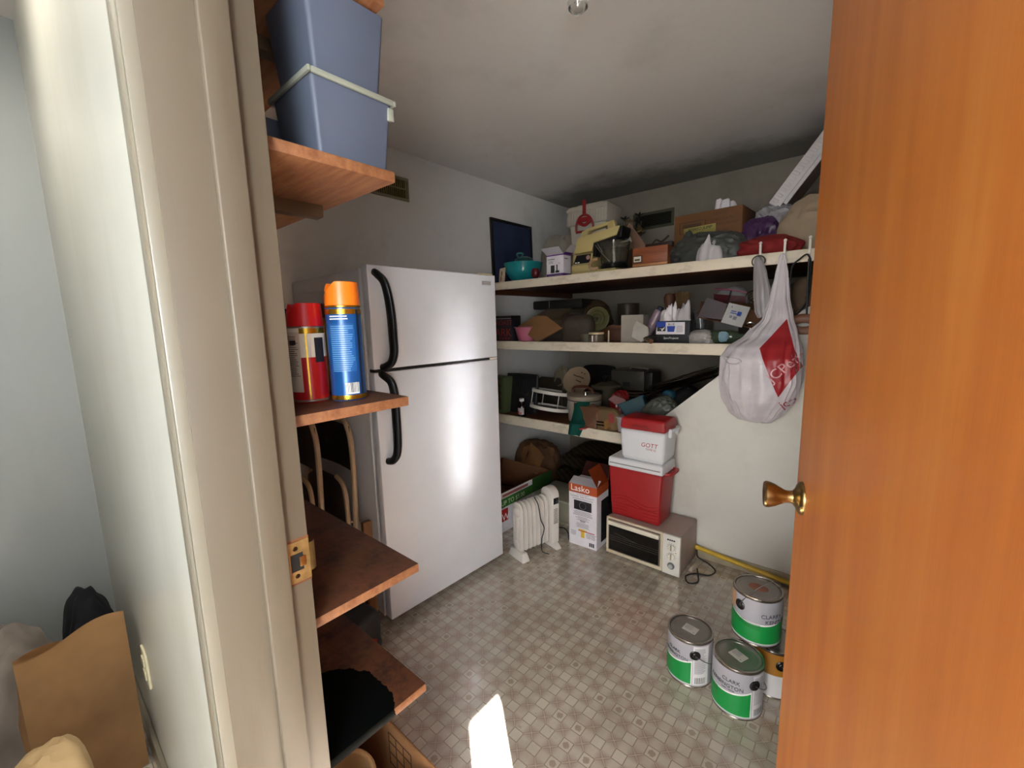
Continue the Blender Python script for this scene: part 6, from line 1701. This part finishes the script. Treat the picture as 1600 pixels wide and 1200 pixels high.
make('plate_slots', lambda b: [bx(b, -0.05 + x, 0.0 + x, y - 0.004, y + 0.004, 0.0052, 0.0066, 0, 2, Matrix.Rotation(math.radians(-20), 4, 'Z')) for x, y in ((0.0, 0.03), (0.04, 0.0), (0.045, 0.035))] + [lathe(b, [(0, 0.0068), (0.006, 0.0055)], 12, Matrix.Translation((x, y, 0))) for x, y in ((0.03, 0.065), (0.055, 0.055))], M('slot_brown', '#3a2015', 0.6), ppl)
ck = thing('rice_cooker', 'round cream electric cooker with a brown lid handle', 'cooker', (-1.578, 2.64, ZL))
make('cooker_body', lambda b: lathe(b, [(0, 0.0), (0.108, 0.0), (0.114, 0.008), (0.122, 0.155), (0, 0.155)], 48), M('cooker_cream', '#a69a8c', 0.35), ck)
make('seam_ring', lambda b: lathe(b, [(0.1215, 0.155), (0.1235, 0.157), (0.1215, 0.160), (0, 0.160)], 48), rubber_black, ck)
cl = make('lid', lambda b: lathe(b, [(0.120, 0.160), (0.125, 0.165), (0.125, 0.190), (0.117, 0.197), (0.07, 0.205), (0, 0.208)], 48), M('lid_tan', '#8f7f6d', 0.35), ck)
make('lid_handle', lambda b: tube(b, smooth_path([(-0.095, 0.0, 0.203), (-0.085, 0.0, 0.235), (0.0, -0.005, 0.250), (0.055, -0.005, 0.238), (0.075, -0.01, 0.208)], 6), 0.011, 8), M('handle_brown', '#4d2b1d', 0.4), cl)
make('chrome_button', lambda b: lathe(b, [(0, 0.024), (0.008, 0.022), (0.010, 0.012), (0.014, 0.010), (0.015, 0)], 18, Matrix.Translation((0.045, -0.06, 0.200))), chrome, cl)
make('front_badge', lambda b: wrap(b, 0.1235, -96, -70, 0.115, 0.150, 8, 1), M('badge_olive', '#3c3427', 0.4), ck)
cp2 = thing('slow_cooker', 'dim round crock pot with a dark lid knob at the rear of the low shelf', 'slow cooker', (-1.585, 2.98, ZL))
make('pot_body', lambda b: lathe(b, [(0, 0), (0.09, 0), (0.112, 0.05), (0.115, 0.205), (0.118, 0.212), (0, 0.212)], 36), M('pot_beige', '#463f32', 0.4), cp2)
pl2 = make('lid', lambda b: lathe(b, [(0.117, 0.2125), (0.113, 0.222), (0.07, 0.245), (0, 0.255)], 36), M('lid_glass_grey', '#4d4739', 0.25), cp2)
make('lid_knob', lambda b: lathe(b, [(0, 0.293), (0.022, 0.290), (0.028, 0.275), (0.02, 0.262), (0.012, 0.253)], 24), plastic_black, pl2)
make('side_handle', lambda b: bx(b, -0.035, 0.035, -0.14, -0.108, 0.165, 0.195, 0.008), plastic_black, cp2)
fpan = thing('frying_pan', 'black frying pan lying in front of the dim crock pot', 'frying pan', (-1.475, 2.76, ZL))
make('pan_bowl', lambda b: lathe(b, [(0, 0), (0.085, 0), (0.11, 0.06), (0.106, 0.06), (0.083, 0.006), (0, 0.006)], 32), cast, fpan)
make('pan_handle', lambda b: tube(b, [(-0.105, 0.0, 0.052), (-0.13, -0.03, 0.07), (-0.155, -0.07, 0.085)], 0.011, 8), plastic_black, fpan)
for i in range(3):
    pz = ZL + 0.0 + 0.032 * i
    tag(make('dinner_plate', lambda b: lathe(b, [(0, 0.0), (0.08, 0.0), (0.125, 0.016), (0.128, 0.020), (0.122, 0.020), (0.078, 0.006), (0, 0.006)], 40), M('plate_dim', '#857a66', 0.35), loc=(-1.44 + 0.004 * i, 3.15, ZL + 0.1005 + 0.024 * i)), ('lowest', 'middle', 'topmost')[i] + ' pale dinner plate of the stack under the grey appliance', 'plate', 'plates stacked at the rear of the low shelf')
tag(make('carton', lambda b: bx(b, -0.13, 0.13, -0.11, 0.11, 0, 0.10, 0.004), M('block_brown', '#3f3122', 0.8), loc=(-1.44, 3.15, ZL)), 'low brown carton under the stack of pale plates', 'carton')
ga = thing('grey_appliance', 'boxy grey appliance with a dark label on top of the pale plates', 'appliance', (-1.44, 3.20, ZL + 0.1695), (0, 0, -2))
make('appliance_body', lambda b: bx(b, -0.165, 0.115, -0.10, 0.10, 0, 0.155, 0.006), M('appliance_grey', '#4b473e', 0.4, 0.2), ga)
make('dark_side', lambda b: bx(b, 0.1155, 0.175, -0.08, 0.09, 0.01, 0.15, 0.012), M('side_dark', '#22201c', 0.5), ga)
make('front_label', lambda b: bx(b, -0.06, 0.0, -0.1015, -0.10, 0.03, 0.065), ink, ga)
make('grey_cord', lambda b: tube(b, smooth_path([(-0.05, 0.0, 0.158), (-0.02, -0.02, 0.178), (0.03, -0.02, 0.172), (0.08, 0.0, 0.17), (0.10, 0.01, 0.158)], 5), 0.006, 6), M('cord_grey', '#77705f', 0.6), ga)
teal_cloth = M('teal_cloth', '#0f5f52', 0.8, var=0.1)
dct = thing('teal_cloth', 'teal green cloth hanging over the low shelf edge', 'cloth', (-1.535, 2.44, ZL))
def drape(b):
    def f(u, v):
        x = -0.052 + 0.125 * u + 0.02 * math.sin(v * 3) - 0.018 * v
        w = v * 0.30
        fold = 0.010 * math.sin(u * 9 + 2) * (0.4 + v)
        if w < 0.16:
            return Vector((x, 0.085 - w * 0.5 + fold, 0.150 - w * 0.85 + 0.012))
        k = (w - 0.16)
        return Vector((x * (1 - k * 1.4), -0.010 - 0.004 * math.sin(u * 5) + fold * 0.5, 0.026 - k * 0.62))
    sheet(b, 12, 18, f, 0.004)
make('cloth_sheet', drape, teal_cloth, dct)
make('red_hem', lambda b: tube(b, [(0.045, -0.013, -0.01), (0.085, -0.005, 0.0), (0.10, 0.01, 0.006)], 0.006, 6), red_ink, dct)
sbp = thing('paper_sack', 'small brown paper sack with a folded mouth beside the teal cloth', 'paper sack', (-1.425, 2.50, ZL))
make('sack_body', lambda b: blob(b, (0.125, 0.09, 0.15), 111, 0.14, 2.2, 4, 0.3, 3.2), M('sack_brown', '#6f4a33', 0.8), sbp)
make('sack_flap', lambda b: quadsheet(b, (-0.075, -0.05, 0.145), (0.075, -0.05, 0.15), (0.01, -0.062, 0.03), (-0.02, -0.062, 0.035), 0.003, 6, 0.01, 2), M('sack_light', '#7d5439', 0.8), sbp)
td = thing('patterned_bag', 'tan, green and red patterned bag with white stripes on the low shelf', 'bag', (-1.335, 2.52, ZL))
make('bag_body', lambda b: blob(b, (0.19, 0.11, 0.14), 113, 0.14, 2.0, 4, 0.4, 3.0), M('bag_tan', '#6e5533', 0.75, var=0.3), td)
make('white_stripe', lambda b: [quadsheet(b, (-0.06, -0.060, z), (0.015, -0.060, z), (0.015, -0.060, z + 0.010), (-0.06, -0.060, z + 0.010), 0.002) for z in (0.048, 0.028)], white_card, td)
make('red_patch', lambda b: quadsheet(b, (0.045, -0.058, 0.05), (0.08, -0.046, 0.06), (0.075, -0.044, 0.115), (0.045, -0.056, 0.12), 0.002), red_ink, td)
make('green_patch', lambda b: quadsheet(b, (-0.085, -0.050, 0.01), (-0.04, -0.062, 0.01), (-0.05, -0.062, 0.075), (-0.085, -0.050, 0.08), 0.002), teal_cloth, td)
make('orange_patch', lambda b: quadsheet(b, (0.02, -0.062, 0.005), (0.06, -0.058, 0.03), (0.045, -0.060, 0.085), (0.012, -0.063, 0.06), 0.002), M('patch_orange', '#a5743b', 0.7), td)
tag(make('foil_packet', lambda b: blob(b, (0.14, 0.10, 0.225), 117, 0.28, 2.3, 4, 0.4, 2.6), M('red_foil', '#7a1a1b', 0.25, var=0.25), loc=(-1.32, 2.68, ZL), rot=(0, 0, 15)), 'shiny red foil packet behind the patterned bag', 'packet')
tag(make('clear_packet', lambda b: prism(b, [(-0.09, 0.05), (0.10, -0.035), (0.12, -0.01), (0.03, 0.065), (-0.05, 0.085)], -0.008, 0.008, Matrix.Rotation(PI / 2, 4, 'X'), 0.004), M('packet_pinkish', '#8d6a68', 0.25), loc=(-1.27, 2.575, ZL + 0.135), rot=(-15, 0, 0)), 'pinkish clear packet sloping onto the white tub', 'packet')
wt = thing('white_tub', 'small white tub with a flat rim half hidden by the small cooler', 'tub', (-1.20, 2.53, ZL))
make('tub_wall', lambda b: lathe(b, [(0, 0), (0.05, 0), (0.060, 0.088), (0, 0.088)], 28), M('tub_white', '#b5aeb0', 0.4), wt)
make('tub_rim', lambda b: lathe(b, [(0, 0.101), (0.066, 0.101), (0.068, 0.096), (0.066, 0.0885), (0, 0.0885)], 28), M('tub_white', '#b5aeb0', 0.4), wt)
tlb = thing('teal_basket', 'teal plastic basket tipped over on the low shelf', 'basket', (-1.135, 2.585, ZL + 0.085), (-12, -24, 18))
make('basket_shell', lambda b: bin_body(b, 0.17, 0.12, 0.125, 0.018), M('teal_plastic', '#063c45', 0.6), tlb)
make('basket_rim', lambda b: bin_lip(b, 0.17, 0.12, 0.125), M('teal_plastic', '#063c45', 0.6), tlb)
tag(make('plastic_bag', lambda b: blob(b, (0.24, 0.14, 0.13), 121, 0.14, 3.0, 5, 0.45, 2.5), M('dim_film', '#5a5d55', 0.25, trans=0.2), loc=(-0.975, 2.575, 0.772), rot=(0, -42, 0)), 'grey cloudy plastic bag lying on the stair slope above the coolers', 'plastic bag')
slope = math.degrees(math.atan2(0.9, 1.0))
for i in range(6):
    tag(make('magazine', lambda b: quadsheet(b, (-0.20, -0.14, 0), (0.22, -0.14, 0.0), (0.22, 0.15, 0.0), (-0.20, 0.15, 0), 0.010, 5, 0.010, i), M('magazine_%s' % 'abcdef'[i], ('#6a5a49', '#453830', '#86725c', '#5f332c', '#7a6a58', '#94826d')[i], 0.4, var=0.3), loc=(-0.935 - 0.004 * i, 2.84, 0.955 + 0.0108 * i), rot=(0, -20, (2, -3, 4, 0, -2, 3)[i])), ('bottom', 'second from bottom', 'third from bottom', 'fourth from bottom', 'second from top', 'top')[i] + ' magazine of the dark stack slanting against the stair slope', 'magazine', 'magazines slanting on the stair slope')
tag(make('dark_bundle', lambda b: blob(b, (0.30, 0.30, 0.11), 125, 0.10, 2.2, 4, 0.35, 2.8), M('bundle_black', '#131315', 0.8), loc=(-0.975, 2.90, 0.785), rot=(0, -42, 0)), 'black bundle wedged under the slanting magazines', 'bundle')
tag(make('blue_scrubber', lambda b: blob(b, (0.08, 0.06, 0.05), 127, 0.1, 2.0, 3, 0.3, 3.0), M('scrub_blue', '#0e4a5e', 0.6), loc=(-0.985, 2.70, 0.885)), 'small blue scrubber on the black bundle', 'scrubber')
